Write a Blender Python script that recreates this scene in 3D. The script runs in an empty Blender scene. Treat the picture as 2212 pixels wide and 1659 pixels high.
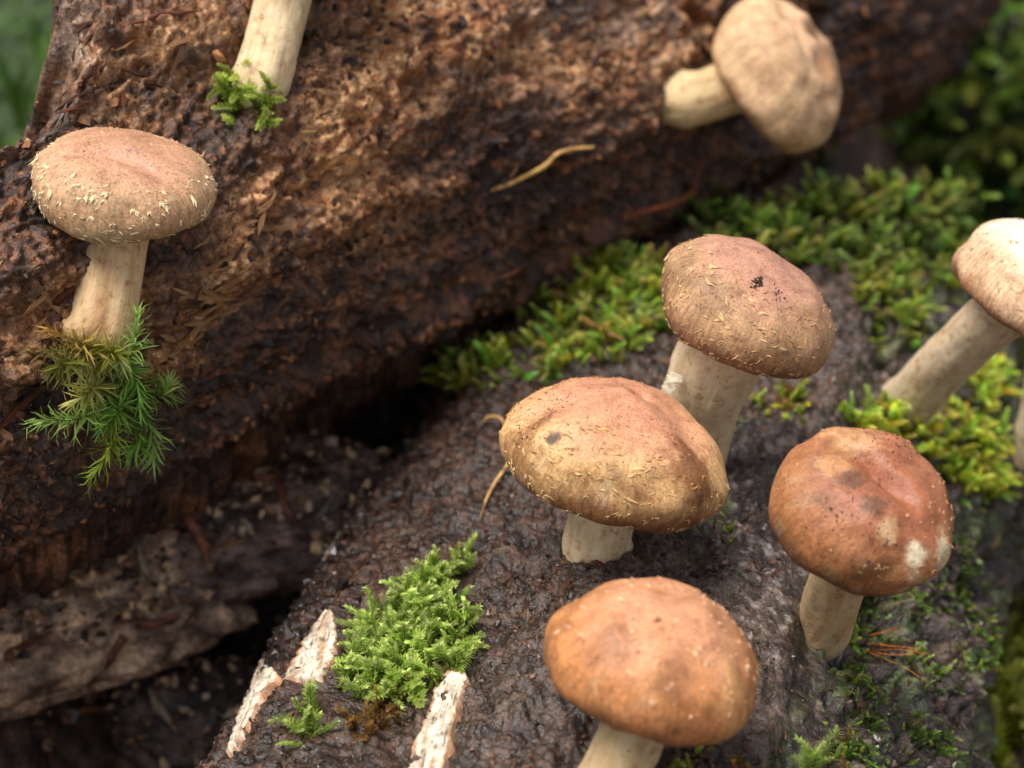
import bpy, math, random
import numpy as np
from mathutils import Vector, Matrix
from mathutils.bvhtree import BVHTree

# ------------------------------------------------------------------ camera, sky, sun, exposure
PITCH = math.radians(32.0)
HCAM = 50.0                       # camera height in cm above the low ground
LENS = 75.0
FPX = LENS / 36.0 * 2212.0        # focal length in pixels of a 2212 x 1659 picture
sc = bpy.context.scene
cam_d = bpy.data.cameras.new('camera')
cam = bpy.data.objects.new('camera', cam_d)
sc.collection.objects.link(cam)
cam.location = (0, 0, HCAM / 100)
cam.rotation_euler = (math.pi / 2 - PITCH, 0, 0)
cam_d.lens = LENS
cam_d.sensor_width = 36
cam_d.clip_start = 0.02
cam_d.clip_end = 500
cam_d.dof.use_dof = True
cam_d.dof.focus_distance = 0.566
cam_d.dof.aperture_fstop = 9.5
sc.camera = cam

SUN_EL, SUN_AZ = math.radians(70), math.radians(-105)     # azimuth from +Y (away from camera), negative = left
world = bpy.data.worlds.new('World')
sc.world = world
world.use_nodes = True
wn = world.node_tree
bg = wn.nodes['Background']
sky = wn.nodes.new('ShaderNodeTexSky')
sky.sky_type = 'NISHITA'
sky.sun_disc = False
sky.sun_elevation = SUN_EL
sky.sun_rotation = SUN_AZ
sky.dust_density = 1.5
sky.air_density = 1.0
hs = wn.nodes.new('ShaderNodeHueSaturation')
hs.inputs['Saturation'].default_value = 0.30             # thin overcast: a greyer sky
wn.links.new(sky.outputs[0], hs.inputs['Color'])
wn.links.new(hs.outputs[0], bg.inputs[0])
bg.inputs[1].default_value = 0.05
sun_d = bpy.data.lights.new('sun', 'SUN')
sun_d.energy = 1.5
sun_d.angle = math.radians(40)
sun_d.color = (1.0, 0.96, 0.9)
sun = bpy.data.objects.new('sun', sun_d)
sc.collection.objects.link(sun)
sdir = Vector((math.sin(SUN_AZ) * math.cos(SUN_EL), math.cos(SUN_AZ) * math.cos(SUN_EL), math.sin(SUN_EL)))
sun.rotation_euler = sdir.to_track_quat('Z', 'Y').to_euler()
sun.location = sdir * 3
sc.view_settings.view_transform = 'Standard'
sc.view_settings.look = 'None'
sc.view_settings.gamma = 1
sc.view_settings.exposure = 1.65

# ------------------------------------------------------------------ helpers
rng = np.random.default_rng(7)
random.seed(7)
CP, SP = math.cos(PITCH), math.sin(PITCH)

def px2ray(u, v):
    """direction of the sight line, per cm of depth, in the camera-centred cm frame"""
    x = (u - 1106.0) / FPX
    y = -(v - 829.5) / FPX
    return np.array([x, CP + y * SP, -SP + y * CP])

def P(u, v, d):
    return px2ray(u, v) * d

def proj(p):
    p = np.asarray(p, float)
    d = p[..., 1] * CP - p[..., 2] * SP
    y = p[..., 1] * SP + p[..., 2] * CP
    d = np.maximum(d, 1e-3)
    return 1106 + p[..., 0] / d * FPX, 829.5 - y / d * FPX, d

def camvec(x, y, z):
    """vector given as picture right, picture up, depth"""
    return np.array([x, z * CP + y * SP, -z * SP + y * CP])

PERM = rng.permutation(256).astype(np.int64)
PERM = np.concatenate([PERM, PERM, PERM])
GR = rng.normal(size=(256, 3)).astype(np.float32)
GR /= np.linalg.norm(GR, axis=1)[:, None]

def noise(p, seed=0):
    p = np.asarray(p, np.float32) + np.float32(seed * 17.31 + 100.0)
    i = np.floor(p).astype(np.int64)
    f = p - i
    i &= 255
    w = f * f * f * (f * (f * 6 - 15) + 10)
    out = np.zeros(p.shape[:-1], np.float32)
    for dx in (0, 1):
        hx = PERM[(i[..., 0] + dx) & 255]
        wx = w[..., 0] if dx else 1 - w[..., 0]
        for dy in (0, 1):
            hy = PERM[hx + ((i[..., 1] + dy) & 255)]
            wy = w[..., 1] if dy else 1 - w[..., 1]
            for dz in (0, 1):
                h = PERM[hy + ((i[..., 2] + dz) & 255)]
                wz = w[..., 2] if dz else 1 - w[..., 2]
                g = GR[h]
                dot = g[..., 0] * (f[..., 0] - dx) + g[..., 1] * (f[..., 1] - dy) + g[..., 2] * (f[..., 2] - dz)
                out += wx * wy * wz * dot
    return out * 1.5

def fbm(p, octv=3, seed=0, gain=0.5, lac=2.1):
    p = np.asarray(p, np.float32)
    a, s, tot = 1.0, np.zeros(p.shape[:-1], np.float32), 0.0
    for k in range(octv):
        s += a * noise(p, seed + k * 3.7)
        tot += a
        a *= gain
        p = p * lac
    return s / tot * 1.3

def ridged(p, octv=2, seed=0):
    p = np.asarray(p, np.float32)
    a, s, tot = 1.0, np.zeros(p.shape[:-1], np.float32), 0.0
    for k in range(octv):
        s += a * (1 - 2.4 * np.abs(noise(p, seed + k * 5.1)))
        tot += a
        a *= 0.5
        p = p * 2.1
    return s / tot

def sst(a, b, x):
    t = np.clip((np.asarray(x) - a) / (b - a), 0, 1)
    return t * t * (3 - 2 * t)

def mix(a, b, w):
    a = np.asarray(a, np.float32); b = np.asarray(b, np.float32)
    return a + (b - a) * np.asarray(w)[..., None]

def lin(r, g, b, k=1.0):
    c = np.array([r, g, b]) / 255.0
    return np.where(c <= 0.04045, c / 12.92, ((c + 0.055) / 1.055) ** 2.4) * k

def seg_gauss(u, v, pts, width):
    """soft weight around a polyline in picture measure (used to place real stains on the logs)"""
    best = np.full(u.shape, 1e9)
    for (x0, y0), (x1, y1) in zip(pts[:-1], pts[1:]):
        dx, dy = x1 - x0, y1 - y0
        t = np.clip(((u - x0) * dx + (v - y0) * dy) / (dx * dx + dy * dy + 1e-9), 0, 1)
        best = np.minimum(best, (u - x0 - t * dx) ** 2 + (v - y0 - t * dy) ** 2)
    return np.exp(-best / (2 * width * width))

def in_poly(u, v, poly):
    ins = np.zeros(np.shape(u), bool)
    n = len(poly)
    for i in range(n):
        x0, y0 = poly[i]; x1, y1 = poly[(i + 1) % n]
        c = ((y0 > v) != (y1 > v)) & (u < (x1 - x0) * (v - y0) / (y1 - y0 + 1e-12) + x0)
        ins ^= c
    return ins

def to_w(p):
    p = np.asarray(p, float)
    return (p + np.array([0, 0, HCAM])) / 100.0

COL = sc.collection

def make_mesh(name, verts, quads=None, tris=None, col=None, attrs=None, smooth=True):
    """verts are in metres, local"""
    me = bpy.data.meshes.new(name)
    verts = np.ascontiguousarray(verts, np.float32)
    nq = 0 if quads is None else len(quads)
    nt = 0 if tris is None else len(tris)
    me.vertices.add(len(verts))
    me.vertices.foreach_set('co', verts.ravel())
    loops = []
    if nq: loops.append(np.asarray(quads, np.int32).ravel())
    if nt: loops.append(np.asarray(tris, np.int32).ravel())
    loops = np.concatenate(loops)
    me.loops.add(len(loops))
    me.loops.foreach_set('vertex_index', loops)
    me.polygons.add(nq + nt)
    st = np.concatenate([np.arange(nq) * 4, nq * 4 + np.arange(nt) * 3]).astype(np.int32)
    me.polygons.foreach_set('loop_start', st)
    me.polygons.foreach_set('use_smooth', np.full(nq + nt, smooth))
    me.update(calc_edges=True)
    if col is not None:
        c4 = np.ones((len(verts), 4), np.float32)
        c4[:, :3] = np.clip(col, 0, 1)
        ca = me.color_attributes.new('Col', 'FLOAT_COLOR', 'POINT')
        ca.data.foreach_set('color', c4.ravel())
    for k, a in (attrs or {}).items():
        a = np.ascontiguousarray(a, np.float32)
        if a.ndim == 1:
            at = me.attributes.new(k, 'FLOAT', 'POINT'); at.data.foreach_set('value', a)
        else:
            at = me.attributes.new(k, 'FLOAT_VECTOR', 'POINT'); at.data.foreach_set('vector', a.ravel())
    return me

def grid_quads(nu, nv, wrap_v=False):
    i = np.arange(nu - 1)[:, None]
    j = np.arange(nv if wrap_v else nv - 1)[None, :]
    jn = (j + 1) % nv
    a = i * nv + j; b = (i + 1) * nv + j; c = (i + 1) * nv + jn; d = i * nv + jn
    return np.stack(np.broadcast_arrays(a, b, c, d), -1).reshape(-1, 4)

def link(name, me, mat, parent=None, base=None, label=None, cat=None, group=None, kind=None):
    o = bpy.data.objects.new(name, me)
    COL.objects.link(o)
    if mat is not None and me is not None and len(me.materials) == 0:
        me.materials.append(mat)
    if parent is not None:
        o.parent = parent
    elif base is not None:
        o.location = base
    if label: o['label'] = label
    if cat: o['category'] = cat
    if group: o['group'] = group
    if kind: o['kind'] = kind
    return o

def thing(name, base_cm, label, cat, group=None):
    return link(name, None, None, base=tuple(to_w(base_cm)), label=label, cat=cat, group=group)

def obj(name, vcm, mat, parent=None, base_cm=None, quads=None, tris=None, col=None, attrs=None, smooth=True, **kw):
    vw = to_w(vcm)
    if parent is None: org = np.array(to_w(base_cm))
    else:
        org = np.array(parent.matrix_basis.translation)
        if parent.parent is not None: org = org + np.array(parent.parent.matrix_basis.translation)
    me = make_mesh(name, vw - org, quads, tris, col, attrs, smooth)
    o = link(name, me, mat, parent=parent, base=None if parent is not None else tuple(org), **kw)
    return o

# ------------------------------------------------------------------ materials
def new_mat(name):
    m = bpy.data.materials.new(name)
    m.use_nodes = True
    nt = m.node_tree
    return m, nt, nt.nodes['Principled BSDF'], nt.nodes['Material Output']

def N(nt, typ, **kw):
    n = nt.nodes.new(typ)
    for k, v in kw.items():
        if hasattr(n, k): setattr(n, k, v)
        else: n.inputs[k].default_value = v
    return n

def ramp(nt, src, stops):
    r = nt.nodes.new('ShaderNodeValToRGB')
    nt.links.new(src, r.inputs[0])
    els = r.color_ramp.elements
    while len(els) < len(stops): els.new(0.5)
    for e, (p, c) in zip(els, stops):
        e.position = p
        e.color = (c, c, c, 1) if isinstance(c, (int, float)) else (*c, 1)
    return r

def mulcol(nt, a, b, fac=1.0):
    m = nt.nodes.new('ShaderNodeMix'); m.data_type = 'RGBA'; m.blend_type = 'MULTIPLY'
    m.inputs[0].default_value = fac
    nt.links.new(a, m.inputs[6]); nt.links.new(b, m.inputs[7])
    return m.outputs[2]

def rotwood(name, fine=900.0, rough=(0.28, 0.75), bump=0.5, var=(0.45, 1.5), spec=0.5, stretch=None):
    m, nt, pb, out = new_mat(name)
    ca = N(nt, 'ShaderNodeVertexColor', layer_name='Col')
    tc = N(nt, 'ShaderNodeTexCoord')
    vec = tc.outputs['Object']
    if stretch:
        mp = N(nt, 'ShaderNodeMapping'); nt.links.new(vec, mp.inputs[0])
        mp.inputs['Rotation'].default_value = (0, 0, stretch[0]); mp.inputs['Scale'].default_value = stretch[1]
        vec = mp.outputs[0]
    n1 = N(nt, 'ShaderNodeTexNoise', Scale=fine, Detail=3.0, Roughness=0.65); nt.links.new(vec, n1.inputs['Vector'])
    n2 = N(nt, 'ShaderNodeTexNoise', Scale=fine * 0.28, Detail=2.0, Roughness=0.6); nt.links.new(vec, n2.inputs['Vector'])
    r1 = ramp(nt, n1.outputs[0], [(0.3, var[0]), (0.5, 1.0), (0.72, var[1])])
    r2 = ramp(nt, n2.outputs[0], [(0.32, 0.6), (0.68, 1.35)])
    c = mulcol(nt, ca.outputs[0], r1.outputs[0]); c = mulcol(nt, c, r2.outputs[0])
    nt.links.new(c, pb.inputs['Base Color'])
    rr = ramp(nt, n2.outputs[0], [(0.35, rough[0]), (0.65, rough[1])])
    nt.links.new(rr.outputs[0], pb.inputs['Roughness'])
    pb.inputs['Specular IOR Level'].default_value = spec
    bp = N(nt, 'ShaderNodeBump', Strength=bump, Distance=0.0006)
    nt.links.new(n1.outputs[0], bp.inputs['Height'])
    bp2 = N(nt, 'ShaderNodeBump', Strength=bump, Distance=0.0014)
    nt.links.new(n2.outputs[0], bp2.inputs['Height']); nt.links.new(bp2.outputs[0], bp.inputs['Normal'])
    nt.links.new(bp.outputs[0], pb.inputs['Normal'])
    return m

M = {}
M['rot_wet'] = rotwood('wet_rotten_wood', 1100, (0.16, 0.6), 0.9, (0.4, 1.6), 0.6)
M['rot_brown'] = rotwood('brown_rotten_wood', 950, (0.32, 0.8), 0.9, (0.35, 1.6), 0.45)
M['soil'] = rotwood('soil', 700, (0.3, 0.85), 0.8, (0.4, 1.6), 0.4)
M['pale_wood'] = rotwood('pale_wood', 800, (0.4, 0.7), 0.6, (0.7, 1.15), 0.4)
M['splinter'] = rotwood('wood_splinter', 900, (0.35, 0.8), 0.6, (0.55, 1.35), 0.4)
M['stem'] = None

def mat_moss(name, trans=0.35, rough=0.42):
    m, nt, pb, out = new_mat(name)
    ca = N(nt, 'ShaderNodeVertexColor', layer_name='Col')
    oi = N(nt, 'ShaderNodeObjectInfo')
    hsv = N(nt, 'ShaderNodeHueSaturation')
    mr = N(nt, 'ShaderNodeMapRange'); nt.links.new(oi.outputs['Random'], mr.inputs[0])
    mr.inputs[3].default_value = 0.7; mr.inputs[4].default_value = 1.25
    nt.links.new(mr.outputs[0], hsv.inputs['Value']); nt.links.new(ca.outputs[0], hsv.inputs['Color'])
    nt.links.new(hsv.outputs[0], pb.inputs['Base Color'])
    pb.inputs['Roughness'].default_value = rough
    pb.inputs['Specular IOR Level'].default_value = 0.4
    tr = N(nt, 'ShaderNodeBsdfTranslucent'); nt.links.new(hsv.outputs[0], tr.inputs[0])
    ms = N(nt, 'ShaderNodeMixShader'); ms.inputs[0].default_value = trans
    nt.links.new(pb.outputs[0], ms.inputs[1]); nt.links.new(tr.outputs[0], ms.inputs[2])
    nt.links.new(ms.outputs[0], out.inputs[0])
    return m
M['moss'] = mat_moss('moss_leaf', 0.45, 0.38)

def mat_cap():
    m, nt, pb, out = new_mat('mushroom_cap')
    ca = N(nt, 'ShaderNodeVertexColor', layer_name='Col')
    fib = N(nt, 'ShaderNodeAttribute', attribute_name='fib')
    rad = N(nt, 'ShaderNodeAttribute', attribute_name='rad')
    tc = N(nt, 'ShaderNodeTexCoord')
    nf = N(nt, 'ShaderNodeTexNoise', Scale=1.0, Detail=3.0, Roughness=0.6); nt.links.new(fib.outputs['Vector'], nf.inputs['Vector'])
    ng = N(nt, 'ShaderNodeTexNoise', Scale=1500.0, Detail=2.0); nt.links.new(tc.outputs['Object'], ng.inputs['Vector'])
    nb = N(nt, 'ShaderNodeTexNoise', Scale=220.0, Detail=4.0, Roughness=0.65); nt.links.new(tc.outputs['Object'], nb.inputs['Vector'])
    rf = ramp(nt, nf.outputs[0], [(0.32, (0.72, 0.66, 0.6)), (0.5, (1, 1, 1)), (0.68, (1.2, 1.18, 1.14))])
    rg = ramp(nt, ng.outputs[0], [(0.3, 0.74), (0.7, 1.22)])
    rb = ramp(nt, nb.outputs[0], [(0.28, (0.62, 0.52, 0.46)), (0.5, (1, 1, 1)), (0.72, (1.2, 1.2, 1.16))])
    # fibres show more towards the margin
    mf = nt.nodes.new('ShaderNodeMix'); mf.data_type = 'RGBA'; mf.blend_type = 'MULTIPLY'
    rr = ramp(nt, rad.outputs['Fac'], [(0.4, 0.12), (0.85, 1.0)])
    nt.links.new(rr.outputs[0], mf.inputs[0]); nt.links.new(ca.outputs[0], mf.inputs[6]); nt.links.new(rf.outputs[0], mf.inputs[7])
    c = mulcol(nt, mf.outputs[2], rg.outputs[0]); c = mulcol(nt, c, rb.outputs[0], 0.8)
    nt.links.new(c, pb.inputs['Base Color'])
    r2 = ramp(nt, rad.outputs['Fac'], [(0.2, 0.33), (0.75, 0.62)])
    nt.links.new(r2.outputs[0], pb.inputs['Roughness'])
    pb.inputs['Specular IOR Level'].default_value = 0.38
    pb.inputs['Subsurface Weight'].default_value = 0.12
    pb.inputs['Subsurface Radius'].default_value = (1.0, 0.5, 0.25)
    pb.inputs['Subsurface Scale'].default_value = 0.003
    b1 = N(nt, 'ShaderNodeBump', Strength=0.35, Distance=0.0006); nt.links.new(nf.outputs[0], b1.inputs['Height'])
    b2 = N(nt, 'ShaderNodeBump', Strength=0.6, Distance=0.0008); nt.links.new(nb.outputs[0], b2.inputs['Height']); nt.links.new(b1.outputs[0], b2.inputs['Normal'])
    b3 = N(nt, 'ShaderNodeBump', Strength=0.25, Distance=0.0002); nt.links.new(ng.outputs[0], b3.inputs['Height']); nt.links.new(b2.outputs[0], b3.inputs['Normal'])
    nt.links.new(b3.outputs[0], pb.inputs['Normal'])
    return m
M['cap'] = mat_cap()

def mat_stem():
    m, nt, pb, out = new_mat('mushroom_stem')
    ca = N(nt, 'ShaderNodeVertexColor', layer_name='Col')
    fib = N(nt, 'ShaderNodeAttribute', attribute_name='fib')
    tc = N(nt, 'ShaderNodeTexCoord')
    nf = N(nt, 'ShaderNodeTexNoise', Scale=1.0, Detail=3.0, Roughness=0.6); nt.links.new(fib.outputs['Vector'], nf.inputs['Vector'])
    nb = N(nt, 'ShaderNodeTexNoise', Scale=330.0, Detail=3.0, Roughness=0.6); nt.links.new(tc.outputs['Object'], nb.inputs['Vector'])
    ns = N(nt, 'ShaderNodeTexNoise', Scale=900.0, Detail=1.0); nt.links.new(tc.outputs['Object'], ns.inputs['Vector'])
    rf = ramp(nt, nf.outputs[0], [(0.3, (0.88, 0.84, 0.78)), (0.55, (1, 1, 1))])
    rb = ramp(nt, nb.outputs[0], [(0.28, (0.55, 0.40, 0.28)), (0.42, (0.95, 0.9, 0.84)), (0.6, (1.05, 1.05, 1.05))])
    rs = ramp(nt, ns.outputs[0], [(0.22, (0.3, 0.2, 0.13)), (0.30, (1, 1, 1))])
    c = mulcol(nt, ca.outputs[0], rf.outputs[0]); c = mulcol(nt, c, rb.outputs[0], 0.9); c = mulcol(nt, c, rs.outputs[0], 0.8)
    nt.links.new(c, pb.inputs['Base Color'])
    pb.inputs['Roughness'].default_value = 0.62
    pb.inputs['Specular IOR Level'].default_value = 0.3
    pb.inputs['Subsurface Weight'].default_value = 0.2
    pb.inputs['Subsurface Radius'].default_value = (1.0, 0.6, 0.35)
    pb.inputs['Subsurface Scale'].default_value = 0.003
    b1 = N(nt, 'ShaderNodeBump', Strength=0.3, Distance=0.0006); nt.links.new(nf.outputs[0], b1.inputs['Height'])
    b2 = N(nt, 'ShaderNodeBump', Strength=0.5, Distance=0.0008); nt.links.new(nb.outputs[0], b2.inputs['Height']); nt.links.new(b1.outputs[0], b2.inputs['Normal'])
    nt.links.new(b2.outputs[0], pb.inputs['Normal'])
    return m
M['stem'] = mat_stem()

def mat_plain(name, rough=0.55, spec=0.4, var=0.25, sss=0.0):
    m, nt, pb, out = new_mat(name)
    ca = N(nt, 'ShaderNodeVertexColor', layer_name='Col')
    tc = N(nt, 'ShaderNodeTexCoord')
    n1 = N(nt, 'ShaderNodeTexNoise', Scale=600.0, Detail=3.0); nt.links.new(tc.outputs['Object'], n1.inputs['Vector'])
    r1 = ramp(nt, n1.outputs[0], [(0.3, 1 - var), (0.7, 1 + var)])
    nt.links.new(mulcol(nt, ca.outputs[0], r1.outputs[0]), pb.inputs['Base Color'])
    pb.inputs['Roughness'].default_value = rough
    pb.inputs['Specular IOR Level'].default_value = spec
    if sss:
        pb.inputs['Subsurface Weight'].default_value = sss
        pb.inputs['Subsurface Scale'].default_value = 0.002
    return m
M['flake'] = mat_plain('cap_scale', 0.7, 0.3, 0.2)
M['gill'] = mat_plain('gill', 0.7, 0.3, 0.1)
M['twig'] = mat_plain('twig', 0.5, 0.4, 0.35)
M['crumb'] = mat_plain('wet_crumb', 0.3, 0.6, 0.4)
M['crumb_dry'] = mat_plain('dry_crumb', 0.6, 0.4, 0.4)
M['grass'] = mat_moss('grass_blade', 0.3, 0.5)

# ------------------------------------------------------------------ logs
class Log:
    def __init__(s, org, dirh, R):
        s.o = np.array(org, float)
        d = np.array(dirh, float); s.d = d / np.linalg.norm(d)
        s.n = np.array([s.d[1], -s.d[0], 0.0])      # horizontal, to the right / towards the viewer
        s.up = np.cross(s.n, s.d); s.up /= np.linalg.norm(s.up)
        s.R = R
    def base_r(s, S, T):
        return np.full(np.shape(S), s.R, np.float32)
    def hi(s, S, T, r, pos, px):
        return np.zeros(np.shape(S), np.float32)
    def pos(s, S, T, r):
        S = np.asarray(S)[..., None]
        return s.o + s.d * S + np.asarray(r)[..., None] * (np.cos(T)[..., None] * s.up + np.sin(T)[..., None] * s.n)
    def low(s, S, T):
        return s.pos(S, T, s.base_r(S, T))
    def param(s, p):
        q = np.asarray(p) - s.o
        S = q @ s.d
        return S, np.arctan2(q @ s.n, q @ s.up)
    def full(s, S, T):
        r0 = s.base_r(S, T)
        p = s.pos(S, T, r0)
        u, v, d = proj(p)
        return s.pos(S, T, r0 + s.hi(S, T, r0, p, (u, v)))
    def loc(s, S, T, r):
        return np.stack([np.broadcast_to(S, np.shape(T)), r * np.sin(T), r * np.cos(T)], -1)
    def normal(s, S, T, e=0.4):
        S = np.asarray(S, float); T = np.asarray(T, float)
        a = s.low(S + e, T) - s.low(S - e, T)
        b = s.low(S, T + e / s.R) - s.low(S, T - e / s.R)
        n = np.cross(b, a)
        n /= np.linalg.norm(n, axis=-1)[..., None]
        rad = np.cos(T)[..., None] * s.up + np.sin(T)[..., None] * s.n
        sg = np.sign(np.sum(n * rad, -1))[..., None]
        return n * np.where(sg == 0, 1, sg)
    def hit(s, u, v, low=False):
        """where the sight line through a picture point meets the log"""
        r = px2ray(u, v); r = r / np.linalg.norm(r)
        h = (s.bvh_low if low else s.bvh).ray_cast(Vector((0, 0, 0)), Vector(r))
        return None if h[0] is None else np.array(h[0])

class LogA(Log):
    def base_r(s, S, T):
        S = np.asarray(S, np.float32); T = np.asarray(T, np.float32)
        q = s.loc(S * 0.45, T, np.full(np.shape(T), s.R))
        r = s.R + 0.75 * fbm(q * 0.16, 2, 3) + 0.22 * fbm(q * 0.45, 2, 9)
        # flattened torn top, bark shoulder standing lower on the right flank
        step = sst(math.radians(22), math.radians(30), T + 0.05 * np.sin(S * 0.7) + 0.12 * noise(np.stack([S * 0.35, T * 0, T * 0], -1), 5))
        r = r - 0.55 * step * (S < 18)
        # ragged left shoulder: wood broken away under the top face
        r = r + 2.1 * sst(math.radians(-22), math.radians(-62), T) * sst(math.radians(-150), math.radians(-90), T)
        return r
    def hi(s, S, T, r0, p, px):
        u, v = px
        q = s.loc(S, T, r0)
        qg = s.loc(S * 0.22, T, r0)
        smooth = np.clip(seg_gauss(u, v, [(1760, 1420), (1740, 1640)], 90) + 0.5 * seg_gauss(u, v, [(1480, 1240), (1650, 1300)], 110), 0, 1)
        flank = sst(math.radians(20), math.radians(34), T)
        rough = 1 - 0.72 * smooth
        b = fbm(q * np.array([0.7, 1.1, 1.1]), 2, 21)
        d = 0.30 * b * rough
        d += 0.15 * fbm(q * 2.6, 2, 31) * rough
        d += 0.085 * fbm(q * 6.5, 2, 41) * (0.35 + 0.65 * rough)
        d += 0.07 * ridged(qg * 1.3, 2, 51) * (0.4 + 0.5 * smooth + 1.6 * flank)
        d += 0.16 * (np.abs(noise(q * np.array([3.0, 3.8, 3.8]), 55)) - 0.2) * rough
        pit = sst(0.30, 0.55, noise(q * 0.75, 61))
        d -= 0.20 * pit * rough * (1 - flank)
        # bark of the flank: deep fissures and scabs
        fis = noise(qg * 0.9 + 0.3 * noise(q * 0.6, 3)[..., None], 71)
        d += flank * (0.55 * np.clip(fis, -0.6, 0.45) + 0.3 * fbm(q * 1.3, 2, 77))
        d -= flank * 1.0 * sst(0.14, 0.42, noise(q * np.array([0.4, 0.55, 0.55]), 83))
        # swelling round the stem feet
        return d.astype(np.float32)

class LogB(Log):
    def base_r(s, S, T):
        S = np.asarray(S, np.float32); T = np.asarray(T, np.float32)
        q = s.loc(S * 0.4, T, np.full(np.shape(T), s.R))
        r = s.R + 0.8 * fbm(q * 0.17, 2, 103) + 0.3 * fbm(q * 0.45, 2, 109)
        # broken end: the upper half is split away
        jag = 0.7 + 0.8 * (5.0 - s.R * np.sin(T)) + 1.7 * noise(np.stack([T * 3.1, T * 0 + 0.3, T * 0], -1), 7) + 0.9 * noise(np.stack([T * 11, T * 0, T * 0], -1), 8)
        w = sst(jag + 1.1, jag - 0.9, S)
        t = 0.85
        den = np.maximum(np.cos(T) - np.sin(T) * t, 0.08)
        cut = (6.4 - 5.2 * t) / den
        cut = np.where(np.abs(T) < math.radians(160), cut, 99)
        cut = cut + 0.5 * fbm(q * 0.6, 2, 111)
        r = r * (1 - w) + np.minimum(r, cut) * w
        return np.maximum(r, 1.5).astype(np.float32)
    def hi(s, S, T, r0, p, px):
        q = s.loc(S, T, r0)
        qg = s.loc(S * 0.25, T, r0)
        d = 0.22 * fbm(q * 0.8, 2, 121)
        bil = np.abs(noise(q * np.array([1.5, 2.1, 2.1]) + 0.35 * noise(q * 1.3, 5)[..., None], 125))
        d += 0.42 * (bil - 0.22)
        d += 0.20 * (np.abs(noise(q * np.array([3.2, 4.6, 4.6]), 131)) - 0.2)
        d += 0.11 * fbm(q * 8.0, 2, 141)
        fibz = sst(0.0, 0.45, fbm(s.loc(S * 0.5, T, r0) * 0.35, 2, 145))
        d += 0.20 * ridged(qg * 1.9 + 0.4 * noise(q * 0.5, 9)[..., None], 2, 151) * fibz
        d -= 0.55 * sst(0.24, 0.5, noise(q * 0.5, 161))
        led = noise(s.loc(S * 0.14, T, r0) * 0.42 + 0.25 * noise(q * 0.35, 11)[..., None], 171)
        d += 0.32 * np.tanh(led * 5)
        return d.astype(np.float32)

class LogC(Log):
    def base_r(s, S, T):
        q = s.loc(S * 0.5, T, np.full(np.shape(T), s.R))
        return (s.R + 1.4 * fbm(q * 0.16, 3, 203)).astype(np.float32)
    def hi(s, S, T, r0, p, px):
        q = s.loc(S, T, r0)
        return (0.35 * fbm(q * 0.8, 3, 221)).astype(np.float32)

def log_grid(L, s0, f0, f1, s1, ds, t0, t1, dt_cm, coarse=0.8):
    Sv = np.concatenate([np.arange(s0, f0, 0.45), np.arange(f0, f1, ds), np.arange(f1, s1 + 0.3, 0.3)])
    fine = np.arange(t0, t1, dt_cm / L.R)
    rest = np.linspace(t1, t0 + 2 * math.pi, int((2 * math.pi - (t1 - t0)) * L.R / coarse) + 2)[:-1]
    Tv = np.concatenate([fine, rest])
    Tv = np.where(Tv > math.pi, Tv - 2 * math.pi, Tv)
    S, T = np.meshgrid(Sv, Tv, indexing='ij')
    return S, T

def build_log(L, rngs, col_fn, mat, parent):
    S, T = log_grid(L, *rngs)
    ns, ntt = S.shape
    r0 = L.base_r(S, T)
    p = L.pos(S, T, r0)
    u, v, d = proj(p)
    h = L.hi(S, T, r0, p, (u, v))
    pos = L.pos(S, T, r0 + h)
    col = col_fn(S, T, r0, h, u, v)
    # close both ends with rough fans of rings
    vs = [pos.reshape(-1, 3)]; cs = [col.reshape(-1, 3)]
    q = [grid_quads(ns, ntt, True)[:, ::-1]]
    off = ns * ntt
    for end, row in ((0, 0), (1, ns - 1)):
        prev = row * ntt + np.arange(ntt)
        c = L.o + L.d * S[row, 0]
        for k, f in enumerate((0.8, 0.5, 0.2)):
            ring = c + (pos[row] - c) * f
            ring = ring + L.d * (0.5 * fbm(ring * 0.7, 2, 300 + end))[:, None]
            vs.append(ring); cs.append(np.broadcast_to(np.array([0.07, 0.045, 0.03]), ring.shape))
            cur = off + np.arange(ntt); off += ntt
            j = np.arange(ntt); jn = (j + 1) % ntt
            qq = np.stack([prev[j], prev[jn], cur[jn], cur[j]], -1)
            q.append(qq if end else qq[:, ::-1])
            prev = cur
        vs.append((c + L.d * 0.3)[None]); cs.append(np.array([[0.07, 0.045, 0.03]]))
        j = np.arange(ntt); jn = (j + 1) % ntt
        q.append(np.stack([prev[j], prev[jn], np.full(ntt, off), np.full(ntt, off)], -1)[:, :3] if False else np.stack([prev[j], prev[jn], np.full(ntt, off)], -1))
        off += 1
    V = np.concatenate(vs); C = np.concatenate(cs)
    quads = np.concatenate([a for a in q if a.shape[1] == 4]); tris = np.concatenate([a for a in q if a.shape[1] == 3])
    o = obj('trunk', V, mat, parent, quads=quads, tris=tris, col=C)
    pc = pos[::3, ::2]
    L.bvh = BVHTree.FromPolygons(pc.reshape(-1, 3).tolist(), grid_quads(pc.shape[0], pc.shape[1], True).tolist())
    pl = p[::6, ::4]
    L.bvh_low = BVHTree.FromPolygons(pl.reshape(-1, 3).tolist(), grid_quads(pl.shape[0], pl.shape[1], True).tolist())
    return o

LA = LogA((3.6, 45, -45), (0.243, 0.970, 0), 10.0)
LB = LogB((-16.7, 55.95, -31.3), (0.695, 0.719, 0), 8.5)
LC = LogC((22, 98, -44.5), (0.95, -0.31, 0), 9.0)

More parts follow.
